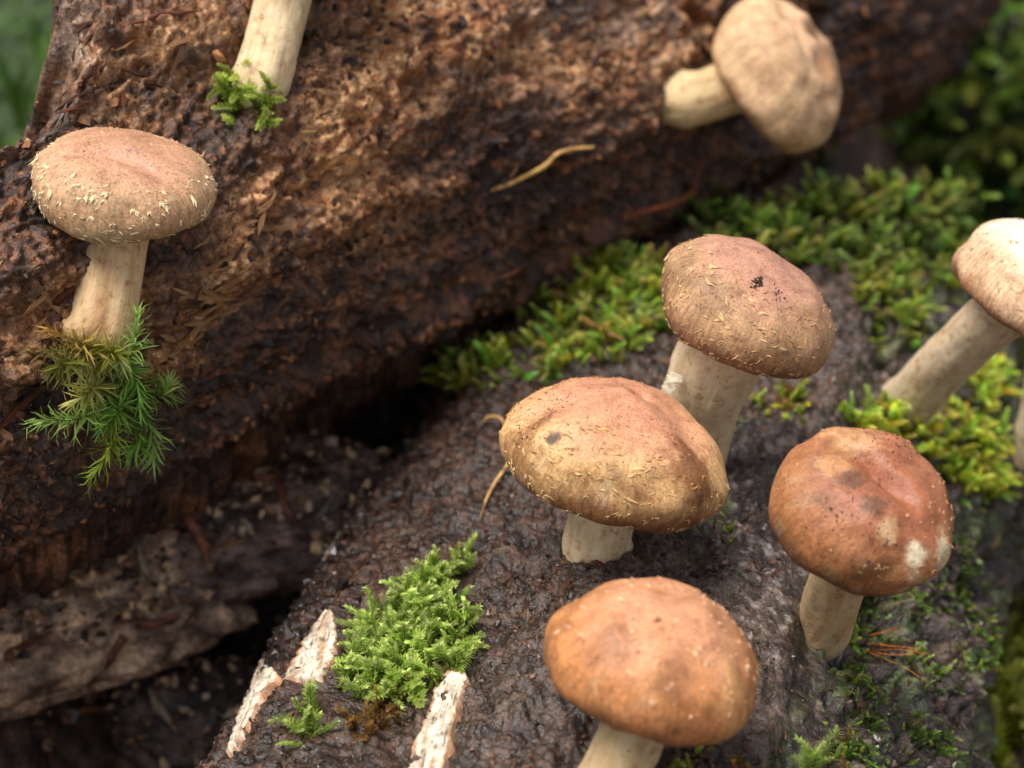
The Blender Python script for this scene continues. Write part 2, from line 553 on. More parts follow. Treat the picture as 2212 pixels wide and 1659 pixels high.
def col_A(S, T, r0, h, u, v):
    q = LA.loc(S, T, r0)
    n1 = fbm(q * 0.35, 3, 401); n2 = fbm(q * 1.4, 3, 411); n3 = fbm(q * 4.5, 2, 421)
    c = mix(lin(40, 28, 21), lin(74, 53, 41), sst(-0.4, 0.5, n2 + 0.6 * n3))
    c = mix(c, lin(112, 74, 52), 0.5 * sst(0.25, 0.6, n3 + 0.5 * n1))          # reddish wood bits
    grey = np.clip(seg_gauss(u, v, [(1765, 1400), (1740, 1640)], 95) + 0.65 * seg_gauss(u, v, [(1420, 1240), (1660, 1290)], 120)
                   + 0.55 * seg_gauss(u, v, [(1000, 1640), (1180, 1450)], 90) + 0.6 * seg_gauss(u, v, [(1850, 880), (1700, 760)], 110), 0, 1)
    c = mix(c, lin(104, 88, 78), 0.65 * grey * sst(-0.6, 0.4, n2))
    pale = np.clip(seg_gauss(u, v, [(1580, 1040), (1690, 1280), (1650, 1390)], 60), 0, 1)
    c = mix(c, lin(190, 188, 186), 0.5 * pale * sst(0.1, 0.8, n3 + 0.4 * n2))   # thin white mycelium
    flank = sst(math.radians(20), math.radians(32), T)
    c = mix(c, mix(lin(50, 37, 31), lin(116, 98, 88), sst(0.1, 0.6, n2 + 0.6 * n3)), 0.85 * flank)
    alg = flank * sst(-0.15, 0.35, fbm(q * 0.6, 3, 431)) * sst(-0.3, 0.25, n3)
    c = mix(c, mix(lin(62, 84, 36), lin(104, 122, 64), sst(-0.2, 0.4, n2)), 0.8 * alg)
    c = mix(c, lin(88, 106, 60), 0.6 * sst(0.25, 0.55, fbm(q * 0.9, 3, 441)) * seg_gauss(u, v, [(1560, 1130), (1750, 980), (1820, 1330)], 120))
    return c

def col_B(S, T, r0, h, u, v):
    q = LB.loc(S, T, r0); qg = LB.loc(S * 0.2, T, r0)
    n1 = fbm(q * 0.3, 3, 501); n2 = fbm(q * 1.2, 3, 511); n3 = fbm(q * 4.0, 2, 521); g = fbm(qg * 1.6, 3, 531)
    c = mix(lin(46, 31, 24), lin(104, 69, 49), sst(-0.4, 0.6, n2 + 0.7 * n3))
    c = mix(c, lin(150, 96, 60), 0.65 * sst(0.15, 0.55, g + 0.5 * n3))
    tan = np.clip(seg_gauss(u, v, [(860, 60), (800, 200), (700, 350), (760, 420)], 85)
                  + 1.0 * seg_gauss(u, v, [(545, 440), (490, 590), (420, 700), (350, 800)], 36)
                  + 0.7 * seg_gauss(u, v, [(1000, 60), (1300, 140), (1500, 60)], 70)
                  + 0.6 * seg_gauss(u, v, [(180, 120), (250, 180), (420, 40)], 60)
                  + 0.5 * seg_gauss(u, v, [(0, 770), (120, 640), (300, 640)], 50), 0, 1)
    c = mix(c, mix(lin(160, 104, 62), lin(224, 174, 122), sst(-0.3, 0.5, n3 + g)), tan * sst(-0.8, 0.05, n2 + 0.4 * g))
    grey = np.clip(seg_gauss(u, v, [(0, 180), (130, 120)], 60) + 0.6 * seg_gauss(u, v, [(1150, 0), (1350, 60), (1450, 40)], 50), 0, 1)
    c = mix(c, lin(150, 138, 132), 0.75 * grey * sst(-0.2, 0.4, g))
    c = mix(c, lin(54, 40, 36), 0.6 * sst(0.1, 0.5, n1) * (1 - tan))
    return c

def col_C(S, T, r0, h, u, v):
    q = LC.loc(S, T, r0)
    n = fbm(q * 0.5, 3, 601)
    return mix(lin(44, 32, 26), lin(70, 82, 36), sst(-0.2, 0.4, n))

fallen = thing('fallen_log', (3.6, 45, -54), 'dark wet rotting log carrying most of the mushrooms, moss along its back', 'log')
build_log(LA, (-17, -9.5, 22, 25, 0.066, math.radians(-98), math.radians(100), 0.066), col_A, M['rot_wet'], fallen)
crossing = thing('fallen_log', LB.o + LB.d * 14 + np.array([0, 0, -8.5]), 'brown crumbling log with a split end, lying across behind the mossy one', 'log')
build_log(LB, (-17, -4.5, 35, 44, 0.068, math.radians(-30), math.radians(122), 0.066), col_B, M['rot_brown'], crossing)
mossy = thing('fallen_log', LC.o + np.array([0, 0, -8.5]), 'moss covered log in the shade behind the others', 'log')
build_log(LC, (-22, -15, 30, 42, 0.3, math.radians(-90), math.radians(130), 0.3), col_C, M['rot_brown'], mossy)

# ------------------------------------------------------------------ ground
def ground_h(x, y):
    p = np.stack([x, y, x * 0], -1)
    q = (np.stack([x, y], -1) - LB.o[:2]) @ LB.n[:2]
    h = -50 + 10.8 * sst(8.5, -1.5, q)
    h = h + 1.0 * fbm(p * 0.09, 3, 701)
    near = sst(170, 110, y)
    h = h + near * (0.45 * fbm(p * 0.5, 3, 711) + 0.22 * fbm(p * 1.6, 2, 721))
    # hollow between the logs
    hx, hy, hz = P(300, 1530, 75)
    h = h - 3.0 * np.exp(-((x - hx) ** 2 + (y - hy) ** 2) / 30.0)
    return h

def nonuni(a, b, lo, hi, fine, grow=1.16):
    c = list(np.arange(lo, hi, fine))
    st = fine; x = c[-1]
    while x < b:
        st *= grow; x += st; c.append(min(x, b))
    st = fine; x = c[0]
    while x > a:
        st *= grow; x -= st; c.insert(0, max(x, a))
    return np.array(c)
gx = nonuni(-9000, 9000, -32, 24, 0.2); gy = nonuni(-9000, 12000, 40, 78, 0.2)
GX, GY = np.meshgrid(gx, gy, indexing='ij')
gh = ground_h(GX, GY)
gp = np.stack([GX, GY, gh], -1)
pp = np.stack([GX, GY, GX * 0], -1)
g1 = fbm(pp * 0.35, 3, 731); g2 = fbm(pp * 1.7, 3, 741)
gc = mix(lin(46, 34, 29), lin(92, 70, 58), sst(-0.4, 0.5, g2))
gc = mix(gc, lin(138, 104, 78), 0.6 * sst(0.2, 0.6, g2 + 0.6 * g1))
far = np.maximum(sst(68, 84, GY - 0.9 * GX - 4), sst(110, 140, GY))
gc = mix(gc, mix(lin(38, 54, 20), lin(58, 80, 28), sst(-0.3, 0.4, g1)), far)
ground = obj('ground', gp.reshape(-1, 3), M['soil'], base_cm=(0, 50, -50), quads=grid_quads(*GX.shape), col=gc.reshape(-1, 3))
ground['kind'] = 'structure'
gpc = gp[::3, ::3]
gb = BVHTree.FromPolygons(gpc.reshape(-1, 3).tolist(), grid_quads(*gpc.shape[:2]).tolist())
def ground_hit(u, v):
    r = px2ray(u, v); r = r / np.linalg.norm(r)
    h = gb.ray_cast(Vector((0, 0, 0)), Vector(r))
    return None if h[0] is None else np.array(h[0])

# ------------------------------------------------------------------ small shapes
def tube(path, rad, nseg=8, jitter=0.0, seed=0):
    path = np.asarray(path, float); rad = np.broadcast_to(np.asarray(rad, float), (len(path),))
    tg = np.gradient(path, axis=0); tg /= np.linalg.norm(tg, axis=1)[:, None] + 1e-9
    ref = np.array([0.31, 0.2, 0.93])
    a = np.cross(tg, ref); a /= np.linalg.norm(a, axis=1)[:, None] + 1e-9
    b = np.cross(tg, a)
    th = np.linspace(0, 2 * math.pi, nseg, endpoint=False)
    V = path[:, None] + rad[:, None, None] * (np.cos(th)[None, :, None] * a[:, None] + np.sin(th)[None, :, None] * b[:, None])
    if jitter: V = V + jitter * rad[:, None, None] * np.stack([noise(V * 4, seed + k) for k in range(3)], -1)
    n = len(path)
    V = V.reshape(-1, 3)
    q = grid_quads(n, nseg, True)
    V = np.concatenate([V, path[:1], path[-1:]])
    j = np.arange(nseg); jn = (j + 1) % nseg
    t = np.concatenate([np.stack([jn * 0 + n * nseg, j, jn], -1), np.stack([jn * 0 + n * nseg + 1, (n - 1) * nseg + jn, (n - 1) * nseg + j], -1)])
    return V, q, t

def spline(pts, n):
    pts = np.asarray(pts, float)
    if len(pts) == 2: return pts[0] + (pts[1] - pts[0]) * np.linspace(0, 1, n)[:, None]
    ext = np.concatenate([[2 * pts[0] - pts[1]], pts, [2 * pts[-1] - pts[-2]]])
    out = []
    ts = np.linspace(0, len(pts) - 1 - 1e-6, n)
    for t in ts:
        i = int(t); f = t - i
        p0, p1, p2, p3 = ext[i:i + 4]
        out.append(0.5 * ((2 * p1) + (-p0 + p2) * f + (2 * p0 - 5 * p1 + 4 * p2 - p3) * f * f + (-p0 + 3 * p1 - 3 * p2 + p3) * f ** 3))
    return np.array(out)

class Bag:
    """collects triangles"""
    def __init__(s): s.v = []; s.t = []; s.c = []; s.n = 0
    def add(s, v, t, c):
        v = np.asarray(v); s.v.append(v); s.t.append(np.asarray(t) + s.n)
        s.c.append(np.broadcast_to(np.asarray(c, float), v.shape)); s.n += len(v)
    def addq(s, v, q, t, c):
        q = np.asarray(q)
        s.add(v, np.concatenate([q[:, [0, 1, 2]], q[:, [0, 2, 3]]] + ([t] if len(t) else [])), c)
    def get(s): return np.concatenate(s.v), np.concatenate(s.t), np.concatenate(s.c)

ICO_V = None
def ico():
    global ICO_V, ICO_T
    if ICO_V is None:
        g = (1 + 5 ** 0.5) / 2
        v = np.array([(-1, g, 0), (1, g, 0), (-1, -g, 0), (1, -g, 0), (0, -1, g), (0, 1, g), (0, -1, -g), (0, 1, -g), (g, 0, -1), (g, 0, 1), (-g, 0, -1), (-g, 0, 1)], float)
        ICO_V = v / np.linalg.norm(v[0])
        ICO_T = np.array([(0, 11, 5), (0, 5, 1), (0, 1, 7), (0, 7, 10), (0, 10, 11), (1, 5, 9), (5, 11, 4), (11, 10, 2), (10, 7, 6), (7, 1, 8), (3, 9, 4), (3, 4, 2), (3, 2, 6), (3, 6, 8), (3, 8, 9), (4, 9, 5), (2, 4, 11), (6, 2, 10), (8, 6, 7), (9, 8, 1)])
    return ICO_V, ICO_T

def rand_rot(n):
    q = rng.normal(size=(n, 4)); q /= np.linalg.norm(q, axis=1)[:, None]
    w, x, y, z = q.T
    return np.stack([np.stack([1 - 2 * (y * y + z * z), 2 * (x * y - z * w), 2 * (x * z + y * w)], -1),
                     np.stack([2 * (x * y + z * w), 1 - 2 * (x * x + z * z), 2 * (y * z - x * w)], -1),
                     np.stack([2 * (x * z - y * w), 2 * (y * z + x * w), 1 - 2 * (x * x + y * y)], -1)], -2)

def crumbs(points, sizes, colors, stretch=(1.0, 0.75, 0.6)):
    v, t = ico()
    n = len(points)
    R = rand_rot(n)
    vv = v[None] * (1 + 0.35 * rng.normal(size=(n, 12, 1))) * (np.array(stretch) * (0.7 + 0.6 * rng.random((n, 1, 3))))
    vv = np.einsum('nij,nkj->nki', R, vv) * np.asarray(sizes)[:, None, None] + np.asarray(points)[:, None]
    T = (t[None] + 12 * np.arange(n)[:, None, None]).reshape(-1, 3)
    C = np.repeat(np.asarray(colors), 12, axis=0)
    return vv.reshape(-1, 3), T, C

def sample_log(L, n, s0, s1, t0, t1):
    S = rng.uniform(s0, s1, n); T = rng.uniform(t0, t1, n)
    return S, T

# loose crumbs lying in the rotten surfaces: too many to count
def log_crumbs(L, parent, n, s0, s1, t0, t1, size, pal, dens, mat):
    S, T = sample_log(L, n, s0, s1, t0, t1)
    p = L.full(S, T); u, v, d = proj(p)
    keep = rng.random(n) < dens(S, T, u, v)
    p = p[keep]; k = len(p)
    sz = size[0] + (size[1] - size[0]) * rng.random(k) ** 2.5
    c = np.array(pal)[rng.integers(0, len(pal), k)] * (0.7 + 0.6 * rng.random((k, 1)))
    V, Tt, C = crumbs(p, sz, c)
    obj('crumbs', V, mat, parent, tris=Tt, col=C, smooth=False, kind='stuff')

def densA(S, T, u, v):
    m = (u > -50) & (u < 2300) & (v < 1750)
    cl = sst(-0.2, 0.5, fbm(np.stack([S * 0.5, T * 5, T * 0], -1), 2, 805))
    sm = np.clip(seg_gauss(u, v, [(1760, 1420), (1740, 1640)], 90), 0, 1)
    return m * (0.25 + 0.75 * cl) * (1 - 0.85 * sm)
log_crumbs(LA, fallen, 9500, -9, 24, math.radians(-85), math.radians(95), (0.025, 0.15),
           [lin(44, 32, 28), lin(58, 42, 36), lin(70, 50, 42), lin(96, 66, 50), lin(116, 84, 66)], densA, M['crumb'])
def dens_edge(S, T, u, v):
    return np.clip(seg_gauss(u, v, [(690, 1210), (640, 1300), (600, 1380)], 38) + 0.5 * seg_gauss(u, v, [(860, 980), (760, 1120)], 30), 0, 1)
log_crumbs(LA, fallen, 9000, -6, 22, math.radians(-85), math.radians(-20), (0.06, 0.28),
           [lin(32, 24, 22), lin(44, 33, 30), lin(56, 42, 36)], dens_edge, M['crumb'])
def dens_flank(S, T, u, v):
    return 0.5 * ((u > 1780) & (u < 2260) & (v > 1050)) * sst(-0.3, 0.4, fbm(np.stack([S * 0.6, T * 6, T * 0], -1), 2, 835))
log_crumbs(LA, fallen, 7000, -9, 12, math.radians(22), math.radians(95), (0.03, 0.2),
           [lin(48, 36, 30), lin(74, 58, 48), lin(70, 86, 40), lin(96, 112, 56), lin(120, 104, 92)], dens_flank, M['crumb'])
def grit(L, parent, n, s0, s1, t0, t1, size, pal, dens, mat):
    S, T = sample_log(L, n, s0, s1, t0, t1)
    p = L.full(S, T); u, v, d = proj(p)
    keep = rng.random(n) < dens(S, T, u, v)
    p = p[keep]; k = len(p)
    o8 = np.array([(1, 0, 0), (-1, 0, 0), (0, 1, 0), (0, -1, 0), (0, 0, 1), (0, 0, -1)], float)
    t8 = np.array([(0, 2, 4), (2, 1, 4), (1, 3, 4), (3, 0, 4), (2, 0, 5), (1, 2, 5), (3, 1, 5), (0, 3, 5)])
    sz = size[0] + (size[1] - size[0]) * rng.random((k, 1, 1)) ** 2
    vv = o8[None] * (0.6 + 0.8 * rng.random((k, 6, 1))) * np.array([1.6, 1, 0.8]) * sz
    vv = np.einsum('nij,nkj->nki', rand_rot(k), vv) + p[:, None]
    c = np.array(pal)[rng.integers(0, len(pal), k)] * (0.6 + 0.8 * rng.random((k, 1)))
    obj('grit', vv.reshape(-1, 3), mat, parent, tris=(t8[None] + 6 * np.arange(k)[:, None, None]).reshape(-1, 3), col=np.repeat(c, 6, axis=0), smooth=False, kind='stuff')
grit(LA, fallen, 16000, -9, 21, math.radians(-88), math.radians(60), (0.018, 0.06),
     [lin(40, 28, 23), lin(56, 40, 32), lin(84, 56, 42), lin(120, 80, 56), lin(60, 50, 46)], densA, M['crumb'])
def densB(S, T, u, v):
    return ((u > -60) & (u < 2000) & (v > -60)) * (0.2 + 0.8 * sst(-0.3, 0.4, fbm(np.stack([S * 0.4, T * 4, T * 0], -1), 2, 815)))
log_crumbs(LB, crossing, 11000, -6, 40, math.radians(-10), math.radians(125), (0.03, 0.21),
           [lin(46, 32, 26), lin(62, 42, 33), lin(88, 58, 42), lin(120, 78, 50), lin(150, 104, 68)], densB, M['crumb_dry'])

# splinters: separate pieces of torn fibre, one object each on shared meshes
def splinter_mesh(name, seed, col0, col1, flat=0.6):
    r = np.random.default_rng(seed)
    n = 6
    x = np.linspace(-0.5, 0.5, n)
    w = 0.062 * np.array([0.25, 0.8, 1.0, 0.95, 0.7, 0.15]) * (0.7 + 0.6 * r.random(n))
    bend = 0.06 * np.sin(x * 3 + r.random() * 6); lift = 0.05 * np.cos(x * 4 + r.random() * 6)
    V = []
    for i in range(n):
        for (a, b) in ((-1, -1), (1, -1), (1, 1), (-1, 1)):
            V.append((x[i] + 0.04 * r.normal(), bend[i] + a * w[i] * (1 + 0.3 * r.normal()), lift[i] + b * w[i] * flat))
    V = np.array(V)
    q = grid_quads(n, 4, True)
    q = np.concatenate([q, [[3, 2, 1, 0]], [[(n - 1) * 4 + k for k in range(4)]]])
    C = mix(np.broadcast_to(col0, V.shape), col1, r.random(len(V)))
    return make_mesh(name, V, q, None, C, smooth=False)

SPL = {
    'tan': [splinter_mesh('splinter_tan', 10 + k, lin(150, 98, 58), lin(214, 164, 112)) for k in range(5)],
    'brown': [splinter_mesh('splinter_brown', 20 + k, lin(74, 48, 36), lin(124, 82, 56)) for k in range(5)],
    'grey': [splinter_mesh('splinter_grey', 30 + k, lin(92, 80, 74), lin(176, 164, 156)) for k in range(4)],
    'red': [splinter_mesh('splinter_red', 40 + k, lin(96, 52, 34), lin(148, 86, 54)) for k in range(4)],
    'cream': [splinter_mesh('splinter_cream', 50 + k, lin(190, 166, 130), lin(226, 208, 176)) for k in range(3)],
}
for ms in SPL.values():
    for m_ in ms: m_.materials.append(M['splinter'])

def place_piece(me, name, parent, p, X, Nrm, scale):
    X = X - Nrm * (X @ Nrm); X /= np.linalg.norm(X); Y = np.cross(Nrm, X)
    o = bpy.data.objects.new(name, me); COL.objects.link(o)
    mw = Matrix(((X[0] * scale[0], Y[0] * scale[1], Nrm[0] * scale[2], 0), (X[1] * scale[0], Y[1] * scale[1], Nrm[1] * scale[2], 0), (X[2] * scale[0], Y[2] * scale[1], Nrm[2] * scale[2], 0), (0, 0, 0, 1)))
    if parent is not None:
        o.parent = parent
        mw.translation = Vector(to_w(p)) - parent.matrix_basis.translation
    else:
        mw.translation = Vector(to_w(p))
    o.matrix_basis = mw
    return o

def splinters(L, parent, zones):
    for pts, width, kinds, n, ln, tilt in zones:
        k = 0; tries = 0
        while k < n and tries < n * 20:
            tries += 1
            i = rng.integers(0, len(pts) - 1) if len(pts) > 2 else 0
            f = rng.random(); a = np.array(pts[i]); b = np.array(pts[i + 1])
            uv = a + (b - a) * f + rng.normal(size=2) * width
            p = L.hit(*uv)
            if p is None: continue
            S, T = L.param(p)
            nm = L.normal(np.array(S), np.array(T))
            nm = nm + rng.normal(size=3) * tilt; nm /= np.linalg.norm(nm)
            ang = rng.normal() * 0.45
            tanv = np.cross(L.normal(np.array(S), np.array(T)), L.d)
            X = L.d * math.cos(ang) + tanv * math.sin(ang)
            kind = kinds[rng.integers(0, len(kinds))]
            ms = SPL[kind]
            l = ln[0] + (ln[1] - ln[0]) * rng.random() ** 2
            w = l ** 0.6 * (0.7 + 0.6 * rng.random())
            place_piece(ms[rng.integers(0, len(ms))], 'wood_splinter', parent, p + nm * 0.02, X, nm, np.array([l, w, w * 0.9]) / 100)
            k += 1
splinters(LB, crossing, [
    ([(870, 40), (800, 200), (720, 340), (780, 420)], 70, ['tan', 'tan', 'brown'], 72, (0.3, 1.2), 0.45),
    ([(550, 430), (490, 560), (430, 690), (370, 780)], 28, ['tan', 'tan', 'tan', 'brown'], 46, (0.5, 1.9), 0.25),
    ([(180, 100), (260, 180), (420, 40), (200, 190)], 55, ['tan', 'brown', 'red'], 30, (0.4, 1.5), 0.4),
    ([(40, 330), (120, 280), (170, 120), (200, 40)], 18, ['grey', 'brown', 'brown'], 16, (0.5, 1.1), 0.12),
    ([(0, 700), (200, 620), (120, 800), (0, 840)], 60, ['red', 'brown', 'tan'], 34, (0.5, 2.0), 0.2),
    ([(900, 300), (1200, 200), (1500, 150), (1700, 40)], 90, ['brown', 'red', 'brown', 'tan'], 50, (0.3, 1.2), 0.45),
    ([(500, 800), (800, 700), (1200, 450), (1450, 330)], 80, ['brown', 'brown', 'red'], 36, (0.4, 1.5), 0.35),
    ([(1150, 10), (1330, 60), (1500, 40)], 35, ['grey', 'tan'], 14, (0.6, 1.8), 0.2)])
splinters(LA, fallen, [
    ([(900, 1000), (1050, 1150), (900, 1250)], 70, ['brown', 'red', 'brown'], 34, (0.2, 0.8), 0.4),
    ([(1150, 1250), (1400, 1250), (1600, 1180), (1650, 1300)], 60, ['brown', 'red', 'grey'], 34, (0.2, 0.7), 0.4),
    ([(1700, 760), (1800, 850), (1500, 760), (1250, 850)], 60, ['brown', 'red', 'grey'], 30, (0.2, 0.8), 0.4),
    ([(1500, 1640), (1650, 1600)], 50, ['red', 'tan', 'brown'], 16, (0.3, 1.0), 0.5),
    ([(1900, 1300), (1950, 1500), (2080, 1350), (1930, 1640)], 70, ['brown', 'grey', 'brown'], 36, (0.4, 1.3), 0.3),
    ([(2160, 1180), (2190, 1300)], 40, ['tan', 'brown'], 8, (0.4, 1.2), 0.3)])

# pale torn wood showing through on the near log
def wood_strip(name, left, right, lift, seed, label=None):
    n, m = 60, 22
    le = spline(left, n); ri = spline(right, n)
    def hit_(uv):
        h = None; k_ = 0
        while h is None and k_ < 60:
            h = LA.hit(uv[0] + 6 * k_, uv[1] - 1.5 * k_, True); k_ += 1
        return h
    S = np.zeros((n, m)); T = np.zeros((n, m))
    for i in range(n):
        rag = 7 * float(noise(np.array([i * 0.45, seed * 3.3, 0.2]))) , 7 * float(noise(np.array([i * 0.45, seed * 5.7, 9.2])))
        a_ = le[i]; b_ = ri[i]
        for j in range(m):
            w_ = j / (m - 1.0)
            uv = a_ + (b_ - a_) * w_ + np.array([rag[0] * max(0, 1 - 3 * w_) + rag[1] * max(0, 3 * w_ - 2), 0])
            S[i, j], T[i, j] = LA.param(hit_(uv))
    b0 = LA.low(S, T); nm = LA.normal(S, T)
    ii, jj = np.meshgrid(np.linspace(0, 1, n), np.linspace(-1, 1, m), indexing='ij')
    edge = np.maximum(np.abs(jj), np.abs(ii * 2 - 1) ** 6)
    g = np.stack([jj * 3.5 + 0.5 * np.sin(ii * 5), ii * 5, ii * 0 + seed * 2.0], -1)
    h = lift * (1 - 0.3 * edge) + 0.035 * ridged(g * np.array([2.2, 0.5, 1]), 2, seed) + 0.05 * noise(g * 0.8, seed + 4)
    h = h - 0.45 * sst(0.93, 1.0, edge)
    V = b0 + nm * h[..., None]
    st = sst(-0.05, 0.45, fbm(g * np.array([1.0, 0.45, 1]), 3, seed + 1))
    C = mix(np.broadcast_to(lin(216, 203, 182), V.shape), lin(172, 122, 80), 0.7 * st)
    C = mix(C, lin(164, 108, 66), 0.8 * sst(0.72, 0.92, edge + 0.15 * noise(g * 2, seed + 6)))
    cr = sst(0.82, 0.97, ridged(g * np.array([1.6, 0.35, 1]), 1, seed + 2))
    C = mix(C, lin(70, 50, 38), 0.75 * cr)
    C = mix(C, lin(58, 42, 34), 0.85 * sst(0.42, 0.58, fbm(g * np.array([1.3, 1.2, 1]), 3, seed + 8)))
    o = obj(name, V.reshape(-1, 3), M['pale_wood'], fallen, quads=grid_quads(n, m), col=C.reshape(-1, 3))
    if label: o['label'] = label
wood_strip('bare_wood', [(708, 1322), (680, 1360), (645, 1412), (612, 1480)], [(720, 1322), (732, 1382), (724, 1432), (704, 1472)], 0.16, 1, 'white bare wood strip with torn fibrous edges')
wood_strip('bare_wood', [(979, 1450), (940, 1491), (931, 1540), (890, 1615), (872, 1690)], [(1010, 1460), (1012, 1485), (998, 1520), (984, 1592), (962, 1690)], 0.18, 2, 'long cream strip of bare wood stained with soil')
wood_strip('bare_wood', [(566, 1430), (551, 1460), (522, 1545), (492, 1640)], [(586, 1436), (608, 1472), (577, 1505), (530, 1590)], 0.18, 3, 'bare wood edge of the torn side')
wood_strip('bare_wood', [(690, 1165), (665, 1190), (642, 1232)], [(702, 1168), (695, 1195), (662, 1232)], 0.12, 4)

# ------------------------------------------------------------------ mushrooms
CAPO = {}
def smootharc(t): return t

class Cap:
    def __init__(s, c, axis, X, a, ht, hb, pw, seed, lump, dents, curl=0.24):
        s.c = c; s.Z = axis; s.X = X; s.Y = np.cross(axis, X); s.a = a
        s.ht, s.hb, s.pw, s.seed, s.lump, s.dents, s.curl = ht, hb, pw, seed, lump, dents, curl
    def prof(s, t):
        """t 0..1 apex to equator, 1..1.6 rolled margin, ..2 underside"""
        t = np.asarray(t, float)
        ph = np.clip(t, 0, 1) * math.pi / 2
        r = np.sin(ph); z = s.ht * np.clip(np.cos(ph), 0, 1) ** s.pw
        f2 = np.clip((t - 1) / 0.6, 0, 1) * math.radians(125)
        r = np.where(t > 1, 1 - s.curl * (1 - np.cos(f2)), r); z = np.where(t > 1, -s.hb * np.sin(f2), z)
        e = math.radians(125); r1 = 1 - s.curl * (1 - math.cos(e)); z1 = -s.hb * math.sin(e)
        f3 = np.clip((t - 1.6) / 0.4, 0, 1)
        r = np.where(t > 1.6, r1 + (0.16 - r1) * f3, r); z = np.where(t > 1.6, z1 + (0.10 - z1) * f3 ** 0.6, z)
        return r, z
    def ev(s, t, th):
        r, z = s.prof(t)
        x, y = r * np.cos(th), r * np.sin(th)
        q = np.stack([x, y, z], -1)
        w = sst(2.0, 1.6, t)
        k = 1 + s.lump * (0.13 * noise(q * 1.1, s.seed) + 0.085 * noise(q * 2.6, s.seed + 1)) * w
        wav = 0.035 * s.lump * np.sin(3 * th + s.seed) * sst(0.6, 1.2, t)
        x, y, z = x * k * (1 + wav), y * k * (1 + wav), z * k + s.lump * 0.03 * np.sin(2 * th + s.seed * 2) * sst(0.4, 1.1, t)
        z = z + 0.010 * noise(q * 6, s.seed + 2) * w
        for (dx, dy, dep, wx, wy, rot) in s.dents:
            cx, cy = (x - dx), (y - dy)
            cr, sr = math.cos(rot), math.sin(rot)
            gx_, gy_ = cx * cr + cy * sr, -cx * sr + cy * cr
            z = z - 1.6 * dep * np.exp(-(gx_ / wx) ** 2 - (gy_ / wy) ** 2) * sst(1.3, 0.9, t)
        return s.c + s.a * (x[..., None] * s.X + y[..., None] * s.Y + z[..., None] * s.Z)
    def frame(s, t, th):
        t = np.asarray(t, float); th = np.asarray(th, float)
        e = 0.02
        p = s.ev(t, th)
        dt = s.ev(t + e, th) - s.ev(t - e, th); dth = s.ev(t, th + e) - s.ev(t, th - e)
        n = np.cross(dt, dth); n /= np.linalg.norm(n, axis=-1)[..., None] + 1e-12
        dt /= np.linalg.norm(dt, axis=-1)[..., None] + 1e-12
        return p, n, dt

